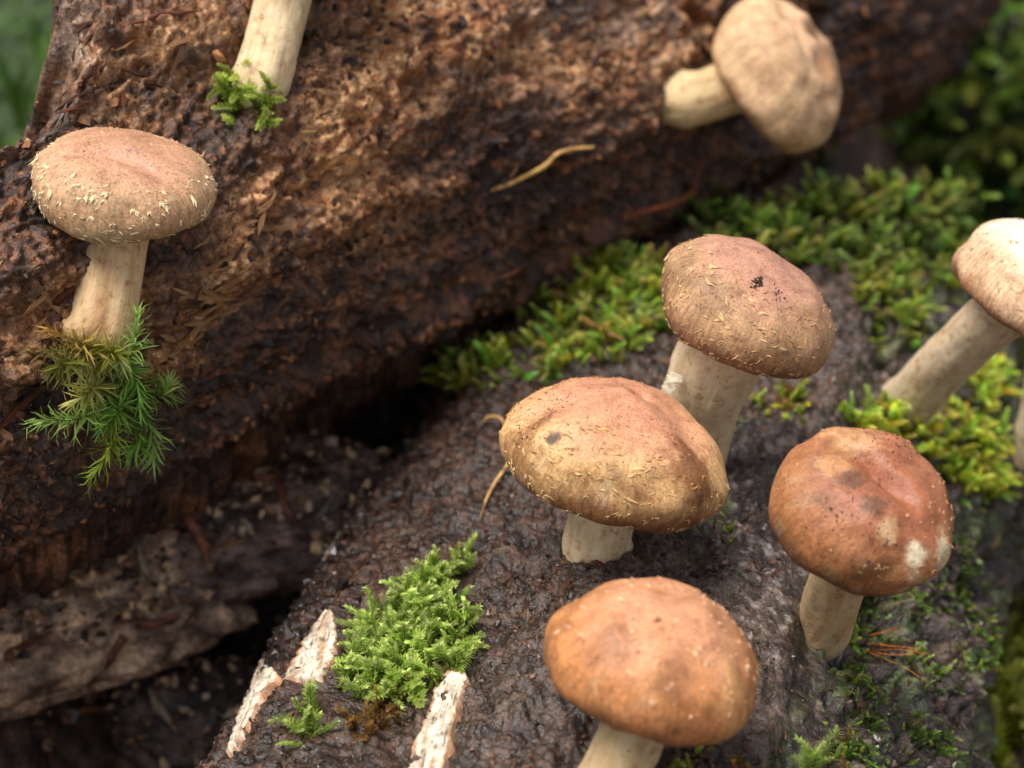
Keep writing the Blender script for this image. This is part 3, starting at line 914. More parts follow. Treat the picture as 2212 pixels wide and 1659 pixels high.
def mushroom(label, cuv, dc, apx, rho, e, ht, hb, pw, base, stem_px, pal, seed, lump=1.0, dents=(), blot=(), res=(104, 184), flakes=(), bend=(0, 0), log=None, topoff=0.05, group='mushrooms on the logs', stemcol=(226, 204, 168), stain=0.4, cut_base=None, curl=0.24):
    rho, e = math.radians(rho), math.radians(e)
    c = P(cuv[0], cuv[1], dc)
    a = apx * dc / FPX
    axis = camvec(math.sin(rho) * math.cos(e), math.cos(rho) * math.cos(e), -math.sin(e))
    X = camvec(math.cos(rho), -math.sin(rho), 0)
    cap = Cap(c, axis, X, a, ht, hb, pw, seed, lump, dents, curl)
    hb_ = log.hit(*base) if log is not None else None
    bp = hb_ if hb_ is not None else cut_base
    root = thing('mushroom', bp, label, 'mushroom', group)
    # cap
    nu, nv = res
    tt = np.concatenate([np.linspace(0.004, 1, int(nu * 0.62)), np.linspace(1, 1.6, int(nu * 0.26))[1:], np.linspace(1.6, 2, int(nu * 0.12))[1:]])
    T, TH = np.meshgrid(tt, np.linspace(0, 2 * math.pi, nv, endpoint=False), indexing='ij')
    pos = cap.ev(T, TH)
    r, z = cap.prof(T)
    lx, ly = r * np.cos(TH), r * np.sin(TH)
    q = np.stack([lx, ly, z], -1)
    n1 = fbm(q * 1.6, 3, seed + 20); n2 = fbm(q * 4, 3, seed + 30)
    fib = np.stack([np.cos(TH) * 26, np.sin(TH) * 26, T * 7 + 0.8 * n1], -1)
    nf = fbm(np.stack([np.cos(TH) * 4, np.sin(TH) * 4, T * 2.6], -1) + 0.5 * n1[..., None], 3, seed + 40)
    c0, c1, c2 = [lin(*p_, 0.98) for p_ in pal[:3]]
    col = mix(np.broadcast_to(c0, q.shape), c1, sst(0.30, 0.80, T + 0.22 * n1 + 0.12 * nf))
    col = mix(col, c2, sst(0.92, 1.3, T + 0.22 * nf + 0.1 * n1))
    col = mix(col, lin(214, 190, 150, 0.8), 0.55 * sst(0.25, 0.6, nf + 0.3 * n2) * sst(0.5, 0.8, T) * sst(1.35, 1.0, T) * (pal[3] if len(pal) > 3 else 0.6))
    col = mix(col, c2 * 0.9, 0.55 * sst(0.2, 0.55, n1 + 0.4 * n2) * sst(0.3, 0.7, T))
    for (bx, by, br, bc, bs) in blot:
        wx_ = lx + br * 0.9 * fbm(q * 5, 2, seed + 71); wy_ = ly + br * 0.9 * fbm(q * 5, 2, seed + 72)
        w = np.exp(-((wx_ - bx) ** 2 + (wy_ - by) ** 2) / (2 * br * br * 1.3)) * (z > -0.2)
        col = mix(col, lin(*bc), bs * sst(0.2, 0.8, w + 0.45 * w ** 0.3 * fbm(q * 11, 3, seed + 73)))
    col = mix(col, lin(214, 194, 160, 0.8), sst(1.5, 1.62, T))
    V = pos.reshape(-1, 3)
    capo = obj('cap', np.concatenate([V, [cap.ev(np.array(0.0), np.array(0.0))]]), M['cap'], root, quads=grid_quads(len(tt), nv, True),
               tris=np.stack([np.full(nv, len(V)), np.arange(nv), (np.arange(nv) + 1) % nv], -1),
               col=np.concatenate([col.reshape(-1, 3), [c0]]), attrs={'fib': np.concatenate([fib.reshape(-1, 3), [[0, 0, 0]]]), 'rad': np.concatenate([T.ravel(), [0]])})
    # gills: thin plates under the cap
    ng = 90
    th = np.linspace(0, 2 * math.pi, ng, endpoint=False)
    r1, z1 = cap.prof(np.array(1.62)); 
    gb_ = Bag()
    rr = np.array([0.2, 0.45, float(r1) * 0.97])
    ztop = np.array([0.085, 0.03, float(z1) + 0.03]); zbot = np.array([-0.10, -0.14, float(z1) - 0.0])
    for t_ in th:
        d_ = np.array([math.cos(t_), math.sin(t_)]); pe = np.array([-d_[1], d_[0]]) * 0.006
        vv = []
        for k in range(3):
            for sgn in (-1, 1):
                for zz in (ztop[k], zbot[k]):
                    xy = d_ * rr[k] + pe * sgn
                    vv.append(cap.c + cap.a * (xy[0] * cap.X + xy[1] * cap.Y + zz * cap.Z))
        f = []
        for k in range(2):
            o_ = 4 * k
            f += [(o_, o_ + 1, o_ + 5), (o_, o_ + 5, o_ + 4), (o_ + 2, o_ + 6, o_ + 7), (o_ + 2, o_ + 7, o_ + 3), (o_ + 1, o_ + 3, o_ + 7), (o_ + 1, o_ + 7, o_ + 5)]
        gb_.add(np.array(vv), np.array(f), lin(226, 206, 172))
    gv, gt, gcx = gb_.get()
    go = obj('gills', gv, M['gill'], capo, tris=gt, col=gcx, smooth=False)
    go['kind'] = 'stuff'
    # stem
    top = c + axis * a * topoff
    d_out = (LA if log is None else log)
    if hb_ is not None:
        S_, T_ = log.param(bp); nm = log.normal(np.array(S_), np.array(T_))
    else: nm = np.array([0, 0, 1.0])
    ax0 = top - bp; Ls = np.linalg.norm(ax0); ax0 /= Ls
    midp = bp + (top - bp) * 0.5 + camvec(bend[0], bend[1], 0)
    path = spline([bp - nm * 0.9 - ax0 * 0.35, bp + nm * 0.12 + ax0 * 0.1, midp, top], 46)
    rt, rb = stem_px[0] * dc / FPX / 2, stem_px[1] * np.linalg.norm(bp) / FPX / 2 * 0.98
    f = np.linspace(0, 1, 46)
    rad = rb + (rt - rb) * sst(0.05, 0.9, f)
    rad = rad * (1 + 0.12 * np.exp(-((f - 0.3) / 0.10) ** 2))
    nseg = 64
    tg = np.gradient(path, axis=0); tg /= np.linalg.norm(tg, axis=1)[:, None]
    A_ = np.cross(tg, camvec(0, 0, 1)); A_ /= np.linalg.norm(A_, axis=1)[:, None]; B_ = np.cross(tg, A_)
    th = np.linspace(0, 2 * math.pi, nseg, endpoint=False)
    F, TH = np.meshgrid(f, th, indexing='ij')
    q = np.stack([np.cos(TH) * 1.2, np.sin(TH) * 1.2, F * Ls * 0.8], -1)
    rr = rad[:, None] * (1 + 0.09 * noise(q, seed + 60) + 0.05 * noise(q * 2.6, seed + 61) + 0.018 * noise(q * 8, seed + 62))
    V = path[:, None] + rr[..., None] * (np.cos(TH)[..., None] * A_[:, None] + np.sin(TH)[..., None] * B_[:, None])
    sn = fbm(q * np.array([1.4, 1.4, 0.8]), 3, seed + 63)
    sc_ = mix(np.broadcast_to(lin(*stemcol, 0.9), V.shape), lin(168, 120, 76), stain * sst(0.0, 0.6, sn))
    sc_ = mix(sc_, lin(120, 82, 56), 0.6 * stain * sst(0.3, 0.7, fbm(q * 2.2, 2, seed + 64)))
    sc_ = mix(sc_, lin(150, 116, 82), 0.5 * sst(0.16, 0.02, F + 0.05 * sn))
    fibs = np.stack([np.cos(TH) * 9, np.sin(TH) * 9, F * Ls * 1.1], -1)
    obj('stem', V.reshape(-1, 3), M['stem'], root, quads=grid_quads(46, nseg, True)[:, ::-1], col=sc_.reshape(-1, 3), attrs={'fib': fibs.reshape(-1, 3)})
    # scales standing off the cap
    bag = Bag()
    for (n, t0, t1, th0, th1, ln, wd, hgt, cc, radial) in flakes:
        n = int(n * 1.45)
        ft = t0 + (t1 - t0) * rng.random(n); fth = np.radians(th0 + (th1 - th0) * rng.random(n))
        p_, n_, dt_ = cap.frame(ft, fth)
        for i in range(n):
            side = np.cross(n_[i], dt_[i])
            s0_ = 0.5 + 1.0 * rng.random() ** 1.8
            col_ = lin(*cc) * (0.75 + 0.35 * rng.random())
            if not radial: col_ = col_ * (1 - rng.random() * np.array([0.35, 0.45, 0.55]))
            nray = rng.integers(2, 5) if radial else 1
            for k_ in range(nray):
                ang = (rng.normal() * 1.0) if radial else (rng.normal() * 0.4 + math.pi / 2)
                D = dt_[i] * math.cos(ang) + side * math.sin(ang); E = np.cross(n_[i], D)
                s_ = s0_ * (0.6 + 0.6 * rng.random())
                L_, W_, H_ = ln * s_, wd * s_ * (0.4 + 0.7 * rng.random()) * (0.55 if radial else 0.7), hgt * (0.3 + 0.9 * rng.random())
                o_ = p_[i] + (0.35 * L_ * D if radial else 0)
                xs = np.array([-0.5, -0.25, 0.15, 0.5, 0.15, -0.25]) * L_
                ys = np.array([0, 0.5, 0.4, 0, -0.4, -0.5]) * W_ * (0.5 + rng.random(6))
                zs = np.array([-0.01, -0.01, 0.3 * H_, H_, 0.3 * H_, -0.01])
                curlv = rng.normal() * 0.6 * L_
                vv = o_ + xs[:, None] * D + (ys + curlv * (xs / L_) ** 2)[:, None] * E + zs[:, None] * n_[i]
                low = o_ - 0.02 * n_[i] + 0.1 * L_ * D
                mid = o_ + n_[i] * (0.45 * H_ + 0.008)
                vv = np.concatenate([vv, [mid], [low]])
                tr = [(k, (k + 1) % 6, 6) for k in range(6)] + [((k + 1) % 6, k, 7) for k in range(6)]
                cv = np.broadcast_to(col_, vv.shape).copy(); cv[0] *= 0.75; cv[7] *= 0.6
                bag.add(vv, np.array(tr), cv)
    if bag.n:
        fv, ftt, fc = bag.get()
        fo = obj('scales', fv, M['flake'], capo, tris=ftt, col=fc, smooth=False)
        fo['kind'] = 'stuff'
    CAPO[root.name] = capo
    return root, cap

CR = (226, 204, 158)
m1, cap1 = mushroom('pale speckled mushroom on the brown log, growing out of a spiky green moss tuft', (263, 400), 57.6, 197, 9, 29, 0.50, 0.30, 0.85, (212, 706), (128, 150),
    [(196, 146, 116), (192, 152, 114), (178, 150, 112), 0.7], 1, 0.55, [(-0.25, -0.25, 0.05, 0.5, 0.10, 0.3), (0.32, -0.32, 0.05, 0.5, 0.13, -0.25)],
    flakes=[(48, 0.58, 1.02, 190, 350, 0.26, 0.15, 0.06, (232, 212, 168), True), (50, 0.6, 1.0, -10, 190, 0.16, 0.10, 0.05, (232, 212, 170), True), (150, 0.15, 0.7, 0, 360, 0.08, 0.06, 0.03, (214, 172, 132), True), (40, 0.95, 1.25, 190, 350, 0.3, 0.1, 0.05, (222, 204, 162), False)],
    log=LB, stain=0.7, stemcol=(222, 190, 146), bend=(0.12, 0))
m2, cap2 = mushroom('mushroom with curled tan scales and a dark crumb of soil on its cap', (1612, 664), 59.3, 205, 27, 27, 0.58, 0.36, 0.9, (1480, 985), (190, 160),
    [(190, 138, 114), (182, 142, 104), (128, 94, 68), 0.8], 2, 0.6, [(0.1, 0.5, 0.04, 0.3, 0.1, 0)],
    flakes=[(60, 0.45, 1.0, 150, 300, 0.30, 0.13, 0.06, (226, 194, 146), False), (130, 0.4, 1.15, 200, 420, 0.22, 0.09, 0.05, (206, 158, 108), False), (60, 0.1, 0.5, 0, 360, 0.10, 0.07, 0.04, (188, 138, 108), False), (70, 1.0, 1.4, 190, 360, 0.22, 0.05, 0.04, (196, 158, 112), True)],
    log=LA, stain=0.35, stemcol=(238, 216, 180), bend=(-0.2, 0))
m3, cap3 = mushroom('broad tan mushroom with a small pit near the top and a short stout stem', (1328, 978), 57.2, 238, 13, 26, 0.58, 0.32, 1.02, (1292, 1183), (158, 138),
    [(206, 146, 114), (206, 164, 112), (134, 88, 52), 0.9], 3, 0.75, [(0.10, 0.20, 0.075, 0.085, 0.075, 0), (0.6, -0.1, 0.035, 0.5, 0.18, -1.1)],
    blot=[(0.10, 0.20, 0.06, (150, 88, 52), 0.8), (0.62, -0.5, 0.16, (122, 66, 36), 0.75), (-0.72, -0.38, 0.07, (110, 66, 40), 0.8), (-0.55, -0.62, 0.04, (50, 34, 30), 0.9)],
    flakes=[(110, 0.35, 0.85, 170, 330, 0.20, 0.08, 0.05, (214, 158, 98), False), (50, 0.5, 0.95, 200, 300, 0.26, 0.09, 0.06, (228, 190, 136), False), (110, 0.4, 0.95, 90, 210, 0.16, 0.05, 0.05, (196, 134, 80), False), (60, 0.1, 0.5, 0, 360, 0.10, 0.06, 0.04, (200, 140, 100), False), (60, 0.9, 1.25, 160, 360, 0.2, 0.05, 0.04, (214, 180, 130), True)],
    log=LA, stain=0.3, stemcol=(238, 214, 176))
m4, cap4 = mushroom('reddish brown mushroom with white worn patches at its rim and a dented top', (1866, 1106), 53.9, 202, 19, 47, 0.66, 0.34, 0.9, (1764, 1362), (132, 118),
    [(160, 98, 68), (162, 108, 68), (104, 70, 44), 0.45], 4, 0.7, [(0.05, -0.02, 0.12, 0.42, 0.13, -0.6), (0.25, 0.28, 0.05, 0.4, 0.2, 0.4)],
    blot=[(0.52, -0.66, 0.08, (226, 208, 176), 1.0), (0.82, -0.42, 0.10, (222, 204, 170), 1.0), (0.15, -0.62, 0.08, (206, 174, 130), 0.7), (-0.32, -0.18, 0.12, (96, 72, 56), 0.7), (-0.05, -0.42, 0.10, (92, 66, 50), 0.7), (-0.35, 0.45, 0.2, (206, 160, 112), 0.6), (-0.55, 0.0, 0.12, (196, 146, 98), 0.6)],
    flakes=[(70, 0.2, 0.9, 0, 360, 0.10, 0.07, 0.035, (206, 148, 104), True), (24, 0.4, 0.9, 280, 400, 0.16, 0.08, 0.04, (206, 160, 112), False), (14, 0.7, 1.05, 270, 360, 0.16, 0.05, 0.03, (206, 168, 122), True)],
    log=LA, stain=0.55, stemcol=(206, 178, 138))
m5, cap5 = mushroom('smooth orange brown mushroom with pale dots on a bluntly pointed cap', (1415, 1440), 50.6, 236, 16, 24, 0.74, 0.30, 1.12, (1318, 1712), (150, 150),
    [(206, 146, 108), (194, 130, 80), (150, 98, 58), 0.35], 5, 0.5, [(-0.1, 0.3, 0.03, 0.3, 0.12, 0.3)],
    blot=[(-0.5, -0.6, 0.12, (132, 84, 54), 0.5), (0.1, -0.8, 0.12, (126, 80, 52), 0.5), (0.7, -0.55, 0.14, (212, 160, 104), 0.6), (-0.15, -0.35, 0.03, (96, 52, 34), 0.9)],
    flakes=[(90, 0.15, 0.85, 0, 360, 0.12, 0.09, 0.05, (228, 178, 138), True), (30, 0.3, 0.8, 180, 360, 0.16, 0.10, 0.05, (232, 190, 148), True)],
    log=LA, stain=0.4, stemcol=(208, 182, 140))
m6, cap6 = mushroom('leaning mushroom with a pale top whitened by a painted highlight and scaly stem rising from moss', (2226, 628), 62.0, 178, 33, 24, 0.74, 0.34, 0.85, (1932, 900), (128, 116),
    [(250, 238, 222), (220, 182, 146), (150, 104, 72), 0.5], 6, 0.9, [(-0.5, 0.0, 0.06, 0.14, 0.1, 0)],  # pale cap centre, whitened further to paint in the blown highlight
    flakes=[(60, 0.4, 1.1, 120, 330, 0.22, 0.09, 0.05, (196, 154, 116), False)], res=(90, 160),
    log=LA, stain=0.5, stemcol=(222, 200, 168), bend=(-0.12, 0.12))
m7, cap7 = mushroom('tilted round mushroom jutting sideways from the far part of the brown log', (1664, 172), 73.5, 172, 62, 30, 0.86, 0.24, 0.8, (1478, 214), (112, 112),
    [(212, 170, 132), (208, 172, 132), (182, 140, 102), 0.6], 8, 0.9, [(-0.1, 0.1, 0.08, 0.6, 0.1, 0.8), (0.3, -0.2, 0.06, 0.6, 0.12, 0.2), (-0.4, -0.3, 0.06, 0.5, 0.1, -0.4)],
    blot=[(0.2, 0.1, 0.2, (206, 140, 92), 0.5)], flakes=[(20, 0.3, 1.0, 0, 360, 0.14, 0.08, 0.04, (222, 190, 150), True)], res=(90, 160),
    log=LB, stain=0.6, stemcol=(224, 196, 150))
m8, cap8 = mushroom('tall mushroom whose stained stem stands beside the crumbly tan wood of the brown log', (655, -165), 62.5, 192, 8, 30, 0.55, 0.3, 0.9, (562, 182), (128, 112),
    [(190, 138, 108), (192, 150, 110), (160, 120, 86), 0.6], 9, 0.6, [], flakes=[(60, 0.4, 1.0, 0, 360, 0.18, 0.1, 0.05, CR, True)], res=(90, 160),
    log=LB, stain=0.6, stemcol=(230, 208, 168))
m9, cap9 = mushroom('small pale mushroom on the mossy slope behind the leaning mushroom', (2262, 700), 68.5, 84, 4, 28, 0.6, 0.3, 0.9, (2240, 940), (74, 80),
    [(206, 160, 128), (196, 158, 118), (150, 110, 80), 0.6], 10, 0.6, [], res=(60, 100),
    log=LA, stain=0.4, stemcol=(222, 202, 172), cut_base=P(2240, 930, 70.5))

# soil crumbs stuck on caps
def cap_dirt(root, cap, spots):
    pts, sz, cl = [], [], []
    for (t, th, spread, n, s) in spots:
        for k in range(n):
            p_, n_, d_ = cap.frame(np.array(t + rng.normal() * spread), np.array(math.radians(th) + rng.normal() * spread * 1.6))
            pts.append(p_ + n_ * 0.01); sz.append(s * (0.4 + rng.random())); cl.append(lin(58, 40, 30) * (0.6 + rng.random()))
    V, T, C = crumbs(pts, sz, np.array(cl))
    o = obj('soil_specks', V, M['crumb_dry'], CAPO[root.name], tris=T, col=C, smooth=False); o['kind'] = 'stuff'
cap_dirt(m2, cap2, [(0.34, 262, 0.035, 46, 0.045), (0.36, 290, 0.05, 20, 0.03), (0.3, 250, 0.3, 20, 0.015)])
cap_dirt(m4, cap4, [(0.45, 90, 0.25, 46, 0.028), (0.5, 235, 0.12, 24, 0.03), (0.55, 275, 0.12, 24, 0.03), (0.95, 20, 0.02, 4, 0.06), (0.6, 300, 0.4, 30, 0.02)])
cap_dirt(m5, cap5, [(0.7, 250, 0.25, 40, 0.022), (0.9, 220, 0.15, 20, 0.025), (0.5, 250, 0.01, 2, 0.05)])
cap_dirt(m3, cap3, [(0.8, 205, 0.05, 12, 0.03), (0.5, 270, 0.35, 26, 0.014)])
cap_dirt(m1, cap1, [(0.4, 270, 0.4, 20, 0.014)])

# ------------------------------------------------------------------ moss
def leaf(bag, p, d, n, L, W, c0, c1, curl=0.2, simple=False):
    """pointed, folded moss leaf"""
    s = np.cross(d, n); ns = np.linalg.norm(s)
    if ns < 1e-6: return
    s /= ns; n = np.cross(s, d)
    if simple:
        m = p + d * L * 0.4 + n * L * curl * 0.3
        v = np.array([p, m + s * W * 0.55, p + d * L * 0.95, m - s * W * 0.55])
        bag.v.append(v); bag.t.append(np.array([(0, 1, 2), (0, 2, 3)]) + bag.n); bag.c.append(np.array([c0, c1, c1 * 1.1, c1])); bag.n += 4
        return
    m = p + d * L * 0.45 + n * L * curl * 0.35
    tip = p + d * L * 0.95 + n * L * curl * -0.2
    v = np.array([p, m + s * W * 0.5 + n * W * 0.18, m, m - s * W * 0.5 + n * W * 0.18, tip])
    c = np.array([c0, c1, (c0 + c1) / 2, c1, c1])
    bag.v.append(v); bag.t.append(np.array([(0, 1, 2), (0, 2, 3), (1, 4, 2), (2, 4, 3)]) + bag.n); bag.c.append(c); bag.n += 5

def frond(seed, flat=True, nodes=24, leafL=0.17, leafW=0.09, cbase=(112, 110, 42), cmid=(170, 192, 78), ctip=(220, 228, 134), droop=0.35, simple=False):
    """moss shoot of unit length growing along +Z, leaning over towards +X; unit cm"""
    r = np.random.default_rng(seed)
    bag = Bag()
    f = np.linspace(0, 1, nodes)
    path = np.stack([droop * f ** 2 + 0.04 * np.sin(f * 5 + seed), 0.07 * np.sin(f * 4 + seed * 1.7), f * (1 - 0.25 * droop * f)], -1)
    tg = np.gradient(path, axis=0); tg /= np.linalg.norm(tg, axis=1)[:, None]
    V, q, t = tube(path[::4], 0.016 * (1.2 - f[::4]), 3)
    bag.addq(V, q, t, lin(96, 84, 38))
    cb, cm, ct = lin(*cbase), lin(*cmid), lin(*ctip)
    for i in range(1, nodes):
        k = math.sin(math.pi * min(1, (f[i] * 0.86 + 0.14))) ** 0.5
        col = cb + (cm - cb) * min(1, f[i] * 2.2); 
        if f[i] > 0.6: col = cm + (ct - cm) * (f[i] - 0.6) / 0.4
        col = col * (0.75 + 0.5 * r.random())
        T = tg[i]
        for j in range((3 if i % 4 == 0 else 2) if flat else 4):
            if flat: az = (0, math.pi, math.pi / 2)[j] + r.normal() * 0.35
            else: az = i * 2.4 + j * math.pi / 2 + r.normal() * 0.3
            a = np.array([0, 1, 0]) * math.cos(az) - np.array([1, 0, 0]) * math.sin(az)
            a = a - T * (a @ T); a /= np.linalg.norm(a) + 1e-9
            sp = 1.05 if not (flat and j == 2) else 0.5
            sp *= (1.0 - 0.55 * f[i] ** 3)
            d = T * math.cos(sp) + a * math.sin(sp)
            nrm = np.cross(np.cross(T, d), d) * -1
            L = leafL * (0.55 + 0.6 * k) * (0.8 + 0.4 * r.random())
            leaf(bag, path[i], d, nrm / (np.linalg.norm(nrm) + 1e-9), L, leafW * (0.8 + 0.4 * r.random()), col * 0.75, col, 0.25, simple)
    return bag.get()

FR_FLAT = [frond(k, True, 22, 0.27, 0.085, cbase=(132, 128, 60), cmid=(182, 208, 96), ctip=(224, 234, 150)) for k in range(7)]
FR_ROUND = [frond(30 + k, False, 20, 0.19, 0.075, droop=0.45, simple=True) for k in range(6)]
FR_LIME = [frond(60 + k, False, 18, 0.20, 0.08, (120, 98, 30), (184, 194, 66), (222, 222, 116), 0.5, True) for k in range(5)]
FR_DARK = [frond(80 + k, False, 15, 0.22, 0.09, (60, 62, 28), (104, 128, 56), (152, 172, 86), 0.5, True) for k in range(5)]
FR_BROWN = [frond(95 + k, False, 12, 0.22, 0.10, (92, 60, 34), (146, 108, 56), (182, 144, 84), 0.5, True) for k in range(4)]

def orient(nrm, lean):
    Z = nrm / np.linalg.norm(nrm)
    X = lean - Z * (lean @ Z); X /= np.linalg.norm(X) + 1e-9
    return X, np.cross(Z, X), Z

def carpet(label, L, srange, trange, polys, spacing, kinds, size, seed, cat='moss', clump=0.5, group='moss carpets on the logs', name='moss_patch', tint=1.0, zfun=None):
    r = np.random.default_rng(seed)
    area = (srange[1] - srange[0]) * (trange[1] - trange[0]) * L.R
    n = int(area / spacing ** 2)
    S = r.uniform(*srange, n); T = r.uniform(*trange, n)
    p = L.full(S, T); u, v, d = proj(p)
    u = u + 22 * noise(p * 0.8, seed); v = v + 22 * noise(p * 0.8, seed + 1)
    keep = np.zeros(n, bool)
    for poly in polys: keep |= in_poly(u, v, poly)
    S, T, p = S[keep], T[keep], p[keep]
    if len(p) == 0: return None
    nm = L.normal(S, T)
    hz = fbm(p * 0.75, 2, seed + 5)
    cl = sst(-0.6, 0.4, hz)
    kk = r.random(len(p)) < (0.25 + 0.75 * cl)
    p, nm, hz, cl = p[kk], nm[kk], hz[kk], cl[kk]
    bag = Bag()
    for i in range(len(p)):
        ks = kinds[0] if (len(kinds) == 1 or r.random() < 0.72) else kinds[1]
        V, t, C = ks[r.integers(0, len(ks))]
        g = nm[i] * (0.55 + 0.5 * cl[i]) + np.array([0, 0, 0.45]) + r.normal(size=3) * 0.42
        lean = r.normal(size=3) + np.array([0, -0.5, -0.3])
        X, Y, Z = orient(g, lean)
        s = size[0] + (size[1] - size[0]) * r.random()
        s *= 0.7 + clump * cl[i]
        off = p[i] - nm[i] * 0.12 + nm[i] * clump * 0.5 * max(0, float(hz[i]))
        W = off + s * (V[:, :1] * X + V[:, 1:2] * Y + V[:, 2:] * Z)
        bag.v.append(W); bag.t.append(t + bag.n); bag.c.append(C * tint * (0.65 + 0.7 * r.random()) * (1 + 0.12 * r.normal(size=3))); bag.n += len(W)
    V, t, C = bag.get()
    o = obj(name, V, M['moss'], base_cm=p.mean(0), tris=t, col=C, smooth=False, label=label, cat=cat, group=group, kind='stuff')
    return o

R_ = math.radians
carpet('green moss along the log edge behind the broad tan mushroom', LA, (6, 26), (R_(-100), R_(10)),
       [[(960, 775), (1080, 742), (1180, 700), (1300, 680), (1440, 670), (1470, 710), (1370, 780), (1260, 800), (1080, 840), (975, 850)],
        [(1090, 740), (1130, 650), (1190, 590), (1260, 560), (1340, 540), (1440, 570), (1440, 690), (1260, 720)]],
       0.27, [FR_ROUND, FR_LIME], (0.55, 0.95), 11, clump=0.6)
carpet('deep green moss cushion on the far top of the wet log', LA, (14, 30), (R_(-40), R_(80)),
       [[(1480, 520), (1500, 450), (1640, 440), (1800, 420), (2000, 395), (2110, 440), (2080, 540), (1960, 590), (1800, 615), (1760, 570), (1600, 560)]],
       0.3, [FR_ROUND, FR_DARK], (0.6, 1.0), 12, clump=0.7)
carpet('bright moss patch between the scaly cap and the leaning stem', LA, (8, 26), (R_(0), R_(75)),
       [[(1850, 600), (2060, 560), (2080, 620), (2010, 690), (1960, 740), (1890, 760), (1860, 690)]], 0.26, [FR_ROUND, FR_LIME], (0.5, 0.85), 13, clump=0.6)
carpet('yellow green moss around the foot of the leaning mushroom', LA, (0, 22), (R_(10), R_(100)),
       [[(1810, 890), (1880, 880), (1950, 905), (2020, 880), (2090, 850), (2150, 940), (2200, 1060), (2150, 1090), (2080, 1090), (2020, 1010), (1930, 960), (1830, 930)],
        [(2040, 840), (2090, 780), (2150, 760), (2190, 850), (2130, 890)]], 0.25, [FR_LIME, FR_ROUND], (0.5, 0.9), 14, clump=0.6)
carpet('small yellow moss tuft under the cap with curled tan scales', LA, (0, 16), (R_(-10), R_(50)),
       [[(1630, 850), (1680, 825), (1745, 845), (1740, 900), (1690, 925), (1640, 905)]], 0.24, [FR_LIME, FR_BROWN], (0.4, 0.75), 15, clump=0.4)
carpet('thin dark moss scattered on the bark below the reddish mushroom', LA, (-9, 12), (R_(20), R_(105)),
       [[(1800, 1260), (1990, 1250), (2010, 1330), (1900, 1400), (1850, 1470), (1820, 1400)], [(2060, 1180), (2150, 1060), (2205, 1120), (2200, 1300), (2130, 1330)], [(1930, 1480), (2010, 1470), (2000, 1560), (1920, 1560)], [(1825, 1440), (1920, 1470), (1900, 1660), (1825, 1660)], [(1880, 1290), (2000, 1290), (2000, 1350), (1890, 1380)], [(2100, 1180), (2200, 1150), (2200, 1260), (2120, 1280)], [(2060, 1380), (2140, 1350), (2150, 1440), (2080, 1450)], [(1990, 1290), (2120, 1200), (2160, 1330), (2040, 1400)],
        [(1940, 1560), (2050, 1560), (2060, 1640), (1940, 1640)], [(2080, 1100), (2180, 1110), (2190, 1180), (2100, 1190)], [(2020, 1440), (2080, 1420), (2100, 1500), (2030, 1520)]],
       0.19, [FR_DARK, FR_ROUND], (0.18, 0.46), 16, clump=0.5)
carpet('brown and green moss wisps near the foot of the orange brown mushroom', LA, (-12, 0), (R_(-20), R_(60)),
       [[(1790, 1600), (1850, 1570), (1870, 1640), (1800, 1700)], [(1440, 1590), (1560, 1590), (1640, 1640), (1600, 1700), (1440, 1690)]],
       0.36, [FR_BROWN, FR_LIME], (0.3, 0.7), 17, clump=0.3)
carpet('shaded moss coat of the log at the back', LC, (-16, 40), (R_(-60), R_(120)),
       [[(1640, -200), (2400, -200), (2400, 500), (1640, 500)]], 0.52, [FR_DARK, FR_ROUND], (1.0, 1.8), 18, clump=0.9, tint=0.72)  # tint darkens the leaf colours to paint in the shade at the back

# near moss clump: every frond is a part of its own
def frond_meshes(src, name):
    out = []
    for V, t, C in src:
        me = make_mesh(name, V / 100, None, t, C, smooth=False); me.materials.append(M['moss']); out.append(me)
    return out
FM_FLAT = frond_meshes(FR_FLAT, 'moss_frond')
FM_BROWN = frond_meshes(FR_BROWN, 'moss_frond_brown')
FM_ROUND = frond_meshes(FR_ROUND, 'moss_frond_round')

def clump(label, L, polys, nfr, meshes, size, seed, outward=0.5, group='small moss clumps', lean_px=None, brown=None):
    r = np.random.default_rng(seed)
    pts = []
    allp = np.array([pt for poly in polys for pt in poly])
    lo, hi = allp.min(0), allp.max(0)
    while len(pts) < nfr:
        uv = lo + (hi - lo) * r.random(2)
        if any(in_poly(uv[0], uv[1], poly) for poly in polys):
            h = L.hit(*uv)
            if h is not None: pts.append((h, uv))
    base = np.mean([p for p, _ in pts], 0)
    root = thing('moss_clump', base, label, 'moss', group)
    for p, uv in pts:
        S, T = L.param(p); nm = L.normal(np.array(S), np.array(T))
        g = nm * outward + r.normal(size=3) * 0.5 + np.array([0, 0, 0.35])
        if lean_px is not None: g = g + camvec(lean_px[0], lean_px[1], 0) * (0.5 + r.random())
        X, Y, Z = orient(g, r.normal(size=3) + np.array([0, -0.4, -0.5]))
        s = size[0] + (size[1] - size[0]) * r.random()
        ms = meshes
        if brown is not None and in_poly(uv[0], uv[1], brown): ms = FM_BROWN
        o = bpy.data.objects.new('frond', ms[r.integers(0, len(ms))]); COL.objects.link(o)
        o.parent = root
        mw = Matrix(((X[0] * s, Y[0] * s, Z[0] * s, 0), (X[1] * s, Y[1] * s, Z[1] * s, 0), (X[2] * s, Y[2] * s, Z[2] * s, 0), (0, 0, 0, 1)))
        mw.translation = Vector(to_w(p - nm * 0.1)) - root.matrix_basis.translation
        o.matrix_basis = mw
    return root
